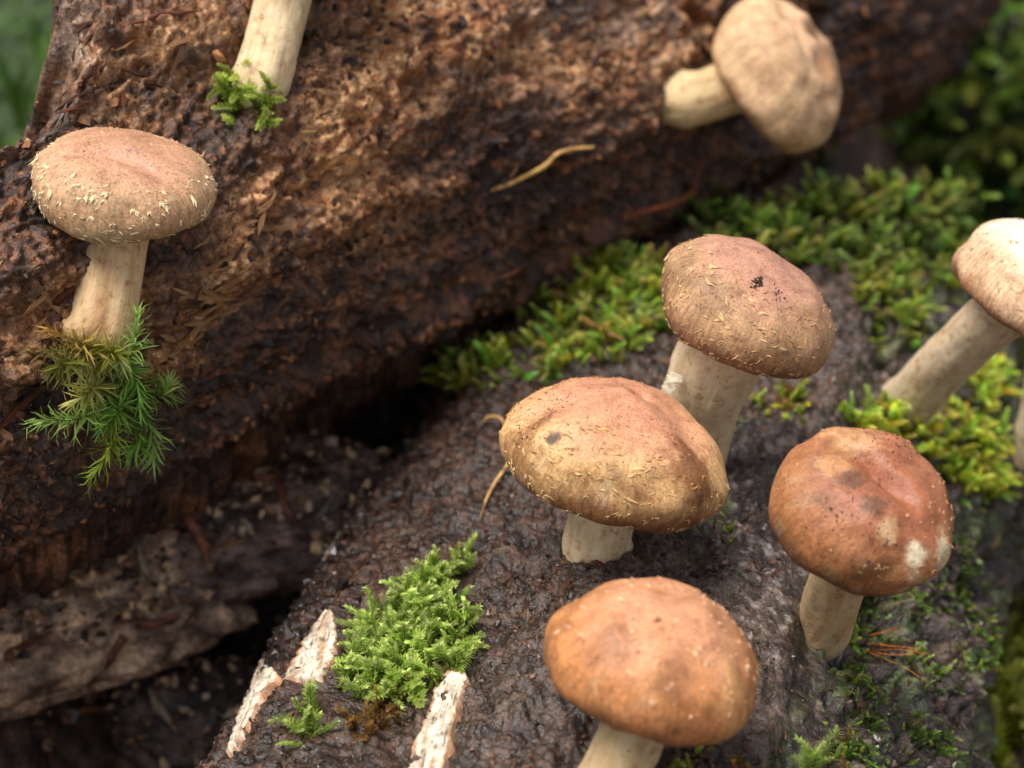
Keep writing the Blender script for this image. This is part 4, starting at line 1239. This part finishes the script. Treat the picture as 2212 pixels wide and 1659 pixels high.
clump('bright green feathery moss clump between the pale bare wood strips', LA,
      [[(740, 1480), (760, 1400), (800, 1340), (870, 1310), (900, 1240), (960, 1230), (985, 1290), (1000, 1370), (985, 1450), (900, 1500), (820, 1520), (760, 1520)]],
      260, FM_FLAT, (0.6, 1.15), 21, 0.55, lean_px=(-0.15, 0.25), brown=None)
clump('few bright moss sprigs climbing away from the feathery clump', LA, [[(965, 1200), (1020, 1195), (1010, 1250), (975, 1260)], [(1000, 1380), (1030, 1370), (1025, 1400), (1005, 1410)]], 14, FM_FLAT, (0.55, 0.9), 22, 0.5, lean_px=(0.2, 0.5))
clump('small moss sprigs at the torn end of the wet log', LA, [[(640, 1540), (690, 1520), (690, 1580), (660, 1620)]], 14, FM_FLAT, (0.6, 1.0), 23, 0.5, lean_px=(-0.2, 0.4))
clump('withered brown moss fringe below the feathery clump', LA, [[(760, 1570), (860, 1500), (900, 1500), (860, 1540), (790, 1600)]], 46, FM_BROWN, (0.45, 0.8), 24, 0.35, lean_px=(-0.2, -0.3))
clump('dark green moss tuft at the foot of the tall stained stem', LB, [[(490, 190), (560, 175), (600, 200), (590, 250), (520, 255), (480, 230)]], 40, FM_ROUND, (0.7, 1.2), 25, 0.6, lean_px=(-0.1, -0.1))
clump('thin moss strands by the wispy white fungus threads', LA, [[(1535, 1130), (1560, 1120), (1595, 1160), (1580, 1175)]], 12, FM_ROUND, (0.25, 0.45), 26, 0.3)
clump('moss sprigs poking up at the edge of the crossing logs', LA, [[(1310, 545), (1360, 520), (1370, 560), (1320, 575)]], 14, FM_ROUND, (0.8, 1.3), 27, 0.6, lean_px=(0, 0.6))
clump('little moss sprigs in front of the bark ridge', LA, [[(1750, 1660), (1790, 1650), (1800, 1690), (1755, 1700)]], 8, FM_FLAT, (0.7, 1.1), 28, 0.6, lean_px=(-0.1, 0.5))
clump('yellowish curled sprigs on the dark bark', LA, [[(1960, 1420), (1990, 1400), (2040, 1450), (2010, 1500), (1975, 1480)]], 10, FM_FLAT, (0.4, 0.7), 29, 0.6, lean_px=(0, 0.4))

# spiky moss tuft under the speckled mushroom: long narrow leaves round each shoot
def spiky_shoot(p0, p1, p2, nl, L, c_in, c_out, seed):
    r = np.random.default_rng(seed)
    bag = Bag()
    path = spline([p0, p1, p2], 40)
    tg = np.gradient(path, axis=0); tg /= np.linalg.norm(tg, axis=1)[:, None]
    V, q, t = tube(path, np.linspace(0.05, 0.025, 40), 5)
    bag.addq(V, q, t, lin(*c_in) * 0.8)
    for k in range(nl):
        f = 0.12 + 0.88 * (k / nl)
        i = min(39, int(f * 39)); T = tg[i]
        az = k * 2.4 + r.normal() * 0.3
        ref = np.cross(T, [0.3, 0.5, 0.8]); ref /= np.linalg.norm(ref); ref2 = np.cross(T, ref)
        a = ref * math.cos(az) + ref2 * math.sin(az)
        sp = 1.2 - 0.75 * max(0, (f - 0.75) / 0.25) + r.normal() * 0.18
        l = L * (0.75 + 0.4 * r.random()) * (0.8 + 0.2 * math.sin(f * 3))
        s = np.cross(T, a)
        col = (lin(*c_in) * (1 - f) + lin(*c_out) * f) * (0.7 + 0.6 * r.random())
        pts = []
        for j, w in enumerate((1.0, 0.9, 0.6, 0.0)):
            x = j / 3.0
            ang = sp - 0.35 * (1 - x) + 0.15 * x * r.normal()
            pos_ = path[i] + l * x * (T * math.cos(ang) + a * math.sin(ang)) + np.array([0, 0, -0.12 * l * x * x])
            pts.append((pos_, w))
        v = []
        for (pp_, w) in pts[:3]:
            v += [pp_ - s * w * 0.034, pp_ + s * w * 0.034]
        v.append(pts[3][0])
        cc = np.array([col * 0.8, col * 0.8, col, col, col * 1.15, col * 1.15, col * 1.25])
        bag.v.append(np.array(v)); bag.t.append(np.array([(0, 1, 3), (0, 3, 2), (2, 3, 5), (2, 5, 4), (4, 5, 6)]) + bag.n); bag.c.append(cc); bag.n += 7
    return bag.get()
tb = LB.hit(235, 835)
tuft = thing('moss_tuft', tb, 'spiky green moss tuft with long narrow leaves under the speckled mushroom', 'moss')
G1, G2, Y1, Y2, BRN = (112, 142, 62), (178, 212, 112), (136, 142, 66), (220, 212, 120), (176, 146, 92)
for k, (a, b, c_, ci, co) in enumerate([
        ((245, 820), (272, 775), (298, 705), G1, G2), ((240, 820), (170, 800), (45, 795), Y1, BRN), ((235, 800), (180, 770), (95, 745), Y1, (186, 140, 70)),
        ((235, 850), (180, 880), (150, 895), Y1, Y2), ((230, 870), (160, 915), (75, 935), G1, G2), ((235, 890), (215, 950), (180, 1015), Y1, (150, 170, 60)),
        ((250, 860), (290, 910), (315, 990), G1, G2), ((255, 840), (310, 870), (342, 850), G1, G2), ((250, 820), (262, 850), (278, 900), G1, (140, 192, 80)),
        ((235, 830), (215, 830), (190, 850), G1, Y2), ((250, 800), (240, 790), (200, 770), Y1, (170, 170, 60)), ((245, 850), (270, 930), (262, 965), G1, (140, 190, 80)),
        ((240, 860), (230, 900), (205, 930), G1, (120, 164, 66)), ((230, 830), (150, 850), (110, 850), Y1, (110, 110, 44))]):
    pts = []
    for j, uv in enumerate((a, b, c_)):
        uv = (uv[0] - (15, 45, 50)[j], uv[1] - (20, 45, 45)[j])
        h = LB.hit(*uv)
        if h is None: h = pts[-1] + camvec((uv[0] - b[0] + 45) / 75, -(uv[1] - b[1] + 45) / 75, 0)
        S_, T_ = LB.param(h); nm = LB.normal(np.array(S_), np.array(T_))
        pts.append(h + nm * (0.1, 1.35, 1.3)[j])
    V, t, C = spiky_shoot(pts[0], pts[1], pts[2], 84, 0.74, ci, co, 900 + k)
    obj('shoot', V, M['moss'], tuft, tris=t, col=C)

# ------------------------------------------------------------------ twigs, rootlets
def twig(label, uvs, L, rads, col, lift=0.12, name='twig', cat='twig', lifts=None, nseg=7, seed=0, parent=None, hitf=None, endlift=None):
    pts = []
    for i, uv in enumerate(uvs):
        h = (hitf or L.hit)(*uv)
        if h is None: h = pts[-1] + (pts[-1] - pts[-2])
        if L is not None:
            S_, T_ = L.param(h); nm = L.normal(np.array(S_), np.array(T_))
        else: nm = np.array([0, 0, 1.0])
        pts.append(h + nm * (lifts[i] if lifts else lift))
    path = spline(pts, max(14, 7 * len(pts)))
    path = path + 0.03 * np.stack([noise(path * 1.5, seed + k) for k in range(3)], -1)
    rr = np.interp(np.linspace(0, 1, len(path)), np.linspace(0, 1, len(rads)), rads)
    V, q, t = tube(path, rr, nseg, 0.25, seed)
    nn = fbm(V * 2.0, 2, seed + 9)
    C = mix(np.broadcast_to(lin(*col), V.shape), lin(*[c_ * 0.6 for c_ in col]), sst(-0.1, 0.5, nn))
    if parent is not None:
        return obj(name, V, M['twig'], parent, quads=q, tris=t, col=C)
    return obj(name, V, M['twig'], base_cm=path[0], quads=q, tris=t, col=C, label=label, cat=cat)
twig('straw coloured twig lying on the brown log', [(1060, 412), (1100, 392), (1150, 360), (1195, 325), (1260, 314)], LB, [0.05, 0.07, 0.08, 0.07, 0.05], (206, 160, 92), lifts=[0.0, 0.15, 0.35, 0.45, 0.5], seed=1)
twig('orange twig sticking from the underside of the brown log', [(1340, 466), (1400, 445), (1460, 420), (1494, 402)], LB, [0.05, 0.07, 0.06, 0.05], (168, 84, 36), lifts=[0.05, 0.2, 0.25, 0.2], seed=2)
twig('thin reddish rootlet hanging beside the orange twig', [(1470, 330), (1495, 345), (1490, 400)], LB, [0.03, 0.035, 0.03], (140, 66, 32), lifts=[0.05, 0.3, 0.2], seed=3)
twig('reddish root along the lower edge of the brown log', [(1045, 610), (1090, 588), (1130, 565)], LB, [0.06, 0.08, 0.06], (112, 66, 50), lifts=[0.0, 0.15, 0.1], seed=4)
twig('tan curved rootlet beside the broad tan mushroom', [(1038, 1128), (1052, 1085), (1080, 1045), (1112, 1012)], LA, [0.035, 0.05, 0.055, 0.05], (206, 160, 98), lifts=[0.12, 0.15, 0.25, 0.35], seed=5, name='rootlet', cat='root')
twig('small hooked tan rootlet on the edge of the wet log', [(1040, 925), (1060, 917), (1085, 920), (1095, 935)], LA, [0.04, 0.06, 0.05, 0.03], (196, 146, 88), lifts=[0.1, 0.3, 0.3, 0.1], seed=6, name='rootlet', cat='root')
twig('pale stalk standing up from the top of the brown log', [(1366, 45), (1369, 20), (1372, -8)], LB, [0.04, 0.04, 0.04], (200, 150, 80), lifts=[0.0, 0.8, 1.3], seed=7)
twig('flat brown rootlet stretched across the moss at the right', [(2150, 1020), (2180, 1030), (2215, 1045), (2260, 1050)], LA, [0.05, 0.05, 0.05, 0.04], (186, 140, 90), lifts=[0.5, 0.55, 0.5, 0.5], seed=8, name='rootlet', cat='root')
twig('brown twig lying in the green moss behind the tan cap', [(1270, 735), (1310, 755), (1350, 775)], LA, [0.05, 0.06, 0.04], (150, 104, 66), lifts=[0.8, 0.75, 0.6], seed=9)
th_ = LA.hit(1850, 1400)
hair = thing('orange_stalks', th_, 'fan of orange hair thin moss stalks over the dark bark', 'moss stalks')
for k, (a, b, c_) in enumerate([((1865, 1408), (1910, 1426), (1963, 1447)), ((1866, 1395), (1920, 1420), (1945, 1436)), ((1868, 1412), (1915, 1460), (1958, 1500)), ((1862, 1410), (1890, 1436), (1935, 1448)), ((1872, 1378), (1885, 1382), (1893, 1385))]):
    twig('', [a, b, c_], LA, [0.014, 0.014, 0.008], (232, 116, 44) if k != 2 else (214, 140, 60), name='stalk', lifts=[0.1, 0.55, 0.8], nseg=4, seed=40 + k, parent=hair)

# ------------------------------------------------------------------ litter on the ground between the logs
gl = []
n = 9000
x = rng.uniform(-32, 20, n); y = rng.uniform(44, 82, n)
z = ground_h(x, y)
pg = np.stack([x, y, z], -1)
qq = (pg[:, :2] - LB.o[:2]) @ LB.n[:2]
kp = rng.random(n) < sst(-0.5, 0.4, fbm(pg * 0.3, 2, 851))
pg = pg[kp]
pal = np.array([lin(46, 34, 28), lin(70, 52, 42), lin(104, 80, 66), lin(150, 116, 88), lin(176, 146, 120), lin(120, 110, 108)])
V, T, C = crumbs(pg, 0.08 + 0.32 * rng.random(len(pg)) ** 3, pal[rng.integers(0, 6, len(pg))] * (0.6 + 0.6 * rng.random((len(pg), 1))))
obj('soil_crumbs', V, M['soil'], base_cm=(-5, 60, -50), tris=T, col=C, smooth=False, label='loose dark soil and rotten wood crumbs between the logs', cat='soil', kind='stuff')

def chunk(label, center, dims, seed, pal_, group=None, ncr=0, tilt=0.0):
    nu, nv = 90, 130
    ph = np.linspace(0.02, math.pi - 0.02, nu); th = np.linspace(0, 2 * math.pi, nv, endpoint=False)
    PH, TH = np.meshgrid(ph, th, indexing='ij')
    d = np.stack([np.sin(PH) * np.cos(TH), np.sin(PH) * np.sin(TH), np.cos(PH)], -1)
    sq = np.sign(d) * np.abs(d) ** 0.8
    k = 1 + 0.26 * fbm(d * 1.2, 2, seed) + 0.10 * fbm(d * 7, 3, seed + 3)
    p = sq * k[..., None] * np.array(dims)
    cz, sz_ = math.cos(tilt), math.sin(tilt)
    p = np.stack([p[..., 0] * cz - p[..., 1] * sz_, p[..., 0] * sz_ + p[..., 1] * cz, p[..., 2]], -1) + np.array(center)
    n2 = fbm(p * 1.1, 3, seed + 6)
    c = mix(np.broadcast_to(lin(*pal_[0]), p.shape), lin(*pal_[1]), sst(-0.35, 0.45, n2))
    V = np.concatenate([p.reshape(-1, 3), [p[0].mean(0)], [p[-1].mean(0)]]); nn = nu * nv
    j = np.arange(nv); jn = (j + 1) % nv
    t = np.concatenate([np.stack([np.full(nv, nn), j, jn], -1), np.stack([np.full(nv, nn + 1), (nu - 1) * nv + jn, (nu - 1) * nv + j], -1)])
    root = thing('rotten_wood_chunk', np.array(center) - np.array([0, 0, dims[2]]), label, 'wood', group)
    obj('wood', V, M['soil'], root, quads=grid_quads(nu, nv, True), tris=t, col=np.concatenate([c.reshape(-1, 3), c[0].mean(0)[None], c[-1].mean(0)[None]]))
    if ncr:
        up = (d[..., 2] > 0.1).ravel()
        idx = rng.choice(np.nonzero(up)[0], ncr)
        cp = np.array([lin(*q_) for q_ in ((214, 176, 134), (150, 112, 84), (104, 76, 60), (60, 44, 38), (190, 160, 138))])
        V, T, C = crumbs(p.reshape(-1, 3)[idx], 0.08 + 0.22 * rng.random(ncr) ** 2, cp[rng.integers(0, 5, ncr)])
        o = obj('crumbs', V, M['soil'], root, tris=T, col=C, smooth=False); o['kind'] = 'stuff'
    return root
cA = P(90, 1280, 69.5)
chunk('lumpy light brown piece of rotten wood on the soil below the brown log', cA, (6.8, 4.2, 2.4), 31, ((104, 80, 66), (216, 178, 146)), ncr=1500, tilt=0.5)
cB = P(430, 1560, 72.5)
chunk('dark clod of rotten wood in the hollow beside the wet log', cB, (3.2, 2.6, 2.2), 33, ((44, 33, 29), (96, 78, 70)), ncr=160, tilt=-0.4)
cC = P(560, 1120, 71.5)
chunk('clod of dark humus under the brown log', cC, (4.8, 2.8, 2.0), 35, ((62, 46, 40), (148, 120, 106)), ncr=420, tilt=0.4)

def gtwig(label, uvs, rads, col, seed, lift=0.3, name='root', cat='root'):
    return twig(label, uvs, None, rads, col, lift=lift, seed=seed, name=name, cat=cat, hitf=lambda u, v: litter_hit(u, v))
def chunk_bvh():
    vs, fs = [], []
    off = 0
    for o in COL.objects:
        if o.type == 'MESH' and o.parent is not None and o.parent.name.startswith('rotten_wood_chunk') and o.name.startswith('wood'):
            t_ = np.array(o.parent.matrix_basis.translation)
            for v_ in o.data.vertices: vs.append(tuple((np.array(v_.co) + t_) * 100 - np.array([0, 0, HCAM])))
            for f_ in o.data.polygons: fs.append(tuple(i + off for i in f_.vertices))
            off = len(vs)
    return BVHTree.FromPolygons(vs, fs)
cbvh = chunk_bvh()
def litter_hit(u, v):
    r = px2ray(u, v); r = Vector(r / np.linalg.norm(r))
    a = cbvh.ray_cast(Vector((0, 0, 0)), r); b = gb.ray_cast(Vector((0, 0, 0)), r)
    hs_ = [h for h in (a, b) if h[0] is not None]
    return np.array(min(hs_, key=lambda h: h[3])[0]) if hs_ else None
gtwig('reddish root fragment lying across the litter under the log', [(390, 1090), (410, 1140), (435, 1180), (450, 1230)], [0.14, 0.17, 0.15, 0.1], (150, 92, 66), 61)
gtwig('short reddish root bridging the dark hollow', [(290, 1358), (340, 1362), (390, 1345)], [0.14, 0.16, 0.12], (140, 84, 62), 62)
gtwig('long thin root trailing down into the dark hollow', [(270, 1390), (235, 1450), (205, 1530)], [0.14, 0.1, 0.07], (120, 70, 48), 63)
gtwig('bent dry stalk at the bottom of the hollow', [(140, 1572), (180, 1550), (250, 1545)], [0.16, 0.12, 0.07], (140, 90, 56), 64)
gtwig('dark forked root on the humus clod', [(550, 1050), (600, 1050), (615, 1110), (640, 1140)], [0.12, 0.14, 0.12, 0.1], (120, 72, 52), 65)
gtwig('thin brown root running down the litter slope', [(480, 950), (470, 1010), (455, 1060)], [0.1, 0.1, 0.08], (110, 76, 56), 66)
gtwig('dark twig end poking out below the brown log', [(70, 1190), (40, 1230), (12, 1265)], [0.12, 0.12, 0.06], (50, 40, 36), 67, name='twig', cat='twig')

# leaf and wood scraps: each its own thing
def scrap(label, uv, ln, w, ang, kind, group='wood chips in the litter'):
    p = litter_hit(*uv)
    if p is None: return
    me = SPL[kind][rng.integers(0, len(SPL[kind]))]
    nm = camvec(0.1 * rng.normal(), 0.5, -0.85); nm /= np.linalg.norm(nm)
    X = camvec(math.cos(ang), math.sin(ang), 0.1)
    o = place_piece(me, 'wood_chip', None, p + nm * 0.12, X, nm, np.array([ln, w, w * 0.5]) / 100)
    o['label'] = label; o['category'] = 'wood chip'; o['group'] = group
scrap('whitish wood chip standing in the litter under the brown log', (430, 1050), 1.9, 3.0, 1.35, 'cream')
scrap('pale chip on the humus clod', (500, 985), 1.4, 1.4, 0.6, 'grey')
CHN = {'brown': 'dark brown', 'tan': 'tan', 'red': 'reddish', 'grey': 'grey', 'cream': 'cream'}
used_lab = set()
for k in range(70):
    u_, v_ = rng.uniform(20, 800), rng.uniform(960, 1640)
    if in_poly(u_, v_, [(0, 1240), (420, 960), (700, 900), (840, 930), (560, 1420), (470, 1659), (0, 1659)]):
        where = 'on the lumpy rotten wood piece' if (u_ < 330 and v_ < 1420) else ('in the dark hollow beside the wet log' if v_ > 1380 else 'in the litter under the brown log')
        for tries in range(30):
            kd = ['brown', 'tan', 'red', 'grey', 'cream'][rng.integers(0, 5)]
            l_ = rng.uniform(0.5, 1.6)
            lab = '%s %s wood chip %s' % ('long' if l_ > 1.1 else ('short' if l_ > 0.8 else 'tiny'), CHN[kd], where)
            if lab not in used_lab: break
        if lab in used_lab: continue
        used_lab.add(lab)
        scrap(lab, (u_, v_), l_, rng.uniform(0.8, 1.7), rng.uniform(0, 3.1), kd)
# pale chips leaning in the gap by the moss
for (uv, l, w, a, kd, lb) in [((1010, 720), 1.6, 3.2, 1.2, 'grey', 'grey curled bark scrap in the gap beside the moss'), ((1075, 715), 1.4, 2.6, 1.2, 'cream', 'cream wood chip leaning against the moss in the gap')]:
    scrap(lb, uv, l, w, a, kd, 'scraps in the gap')

# far green ground cover
n = 9000
bag = Bag()
x = rng.uniform(-75, 5, n); y = rng.uniform(72, 190, n)
keep = (y - 0.9 * x - 4 > 82)
x, y = x[keep], y[keep]
z = ground_h(x, y)
for i in range(len(x)):
    h = rng.uniform(1.0, 3.2); a = rng.uniform(0, 6.28); w = rng.uniform(0.12, 0.3)
    d = np.array([math.cos(a), math.sin(a), 0]); ln_ = np.array([rng.normal() * 0.5, rng.normal() * 0.5, 1.0]); ln_ /= np.linalg.norm(ln_)
    p = np.array([x[i], y[i], z[i] - 0.2])
    v = np.array([p - d * w, p + d * w, p + ln_ * h * 0.55 - d * w * 0.8, p + ln_ * h * 0.55 + d * w * 0.8, p + ln_ * h + np.array([ln_[0], ln_[1], -0.2]) * h * 0.4])
    c = mix(lin(46, 70, 22), lin(84, 116, 40), np.array(rng.random()))
    bag.add(v, np.array([(0, 1, 3), (0, 3, 2), (2, 3, 4)]), c)
V, t, C = bag.get()
obj('grass', V, M['grass'], base_cm=(-30, 120, -42), tris=t, col=C, label='blurred green ground cover beyond the split end of the log', cat='grass', kind='stuff')
# bright moss on the low ground right of the wet log
n = 480
bag = Bag()
rr_ = np.random.default_rng(77)
cx_, cy_, cz_ = P(2170, 1600, 66)
for i in range(n):
    x_ = cx_ + rr_.uniform(-3.0, 9); y_ = cy_ + rr_.uniform(-9, 22)
    z_ = float(ground_h(np.array([x_]), np.array([y_]))[0])
    V, t, C = FR_LIME[rr_.integers(0, len(FR_LIME))]
    X, Y, Z = orient(np.array([0, 0, 1.0]) + rr_.normal(size=3) * 0.4, rr_.normal(size=3))
    s = rr_.uniform(1.6, 3.4)
    W = np.array([x_, y_, z_ - 0.2]) + s * (V[:, :1] * X + V[:, 1:2] * Y + V[:, 2:] * Z)
    bag.v.append(W); bag.t.append(t + bag.n); bag.c.append(C * (0.6 + 0.6 * rr_.random())); bag.n += len(W)
V, t, C = bag.get()
obj('moss_patch', V, M['moss'], base_cm=(cx_, cy_, -50), tris=t, col=C, label='bright moss on the low ground right of the bark flank', cat='moss', kind='stuff', group='moss carpets on the logs')

bag = Bag()
for i in range(650):
    x_ = rr_.uniform(6, 42); y_ = rr_.uniform(70, 97)
    z_ = float(ground_h(np.array([x_]), np.array([y_]))[0])
    src = FR_DARK if rr_.random() < 0.7 else FR_ROUND
    V, t, C = src[rr_.integers(0, len(src))]
    X, Y, Z = orient(np.array([0, -0.3, 1.0]) + rr_.normal(size=3) * 0.45, rr_.normal(size=3))
    s = rr_.uniform(0.9, 1.8)
    W = np.array([x_, y_, z_ - 0.2]) + s * (V[:, :1] * X + V[:, 1:2] * Y + V[:, 2:] * Z)
    bag.v.append(W); bag.t.append(t + bag.n); bag.c.append(C * (0.5 + 0.6 * rr_.random())); bag.n += len(W)
V, t, C = bag.get()
obj('moss_patch', V, M['moss'], base_cm=(24, 84, -40), tris=t, col=C, label='dark moss on the bank between the wet log and the log at the back', cat='moss', kind='stuff', group='moss carpets on the logs')

# torn white skin on the stem of the scaly mushroom
hs_ = LA.hit(1400, 860)
bag = Bag()
for k in range(9):
    p = P(1432 + k * 3, 838 - 4 * k + 10 * rng.random(), 60.0)
    d_ = camvec(-0.8 + 0.3 * rng.normal(), 0.6 + 0.5 * rng.normal(), -0.2); d_ /= np.linalg.norm(d_)
    e_ = np.cross(d_, camvec(0, 0, 1)); l_ = 0.25 + 0.15 * rng.random()
    p = p + camvec(0.22, -0.05, 0)
    v = np.array([p - e_ * 0.09, p + e_ * 0.09, p + d_ * l_ * 0.6 + e_ * 0.05, p + d_ * l_, p + d_ * l_ * 0.6 - e_ * 0.06])
    v = np.concatenate([v, v + camvec(0.02, 0.02, 0.06)])
    f = [(0, 1, 2), (0, 2, 4), (4, 2, 3), (6, 5, 7), (7, 5, 9), (7, 9, 8)]
    for i in range(5):
        j = (i + 1) % 5
        f += [(i, i + 5, j), (j, i + 5, j + 5)]
    bag.add(v, np.array(f), lin(236, 222, 196))
V, t, C = bag.get()
obj('torn_skin', V, M['flake'], m2, tris=t, col=C, smooth=False)
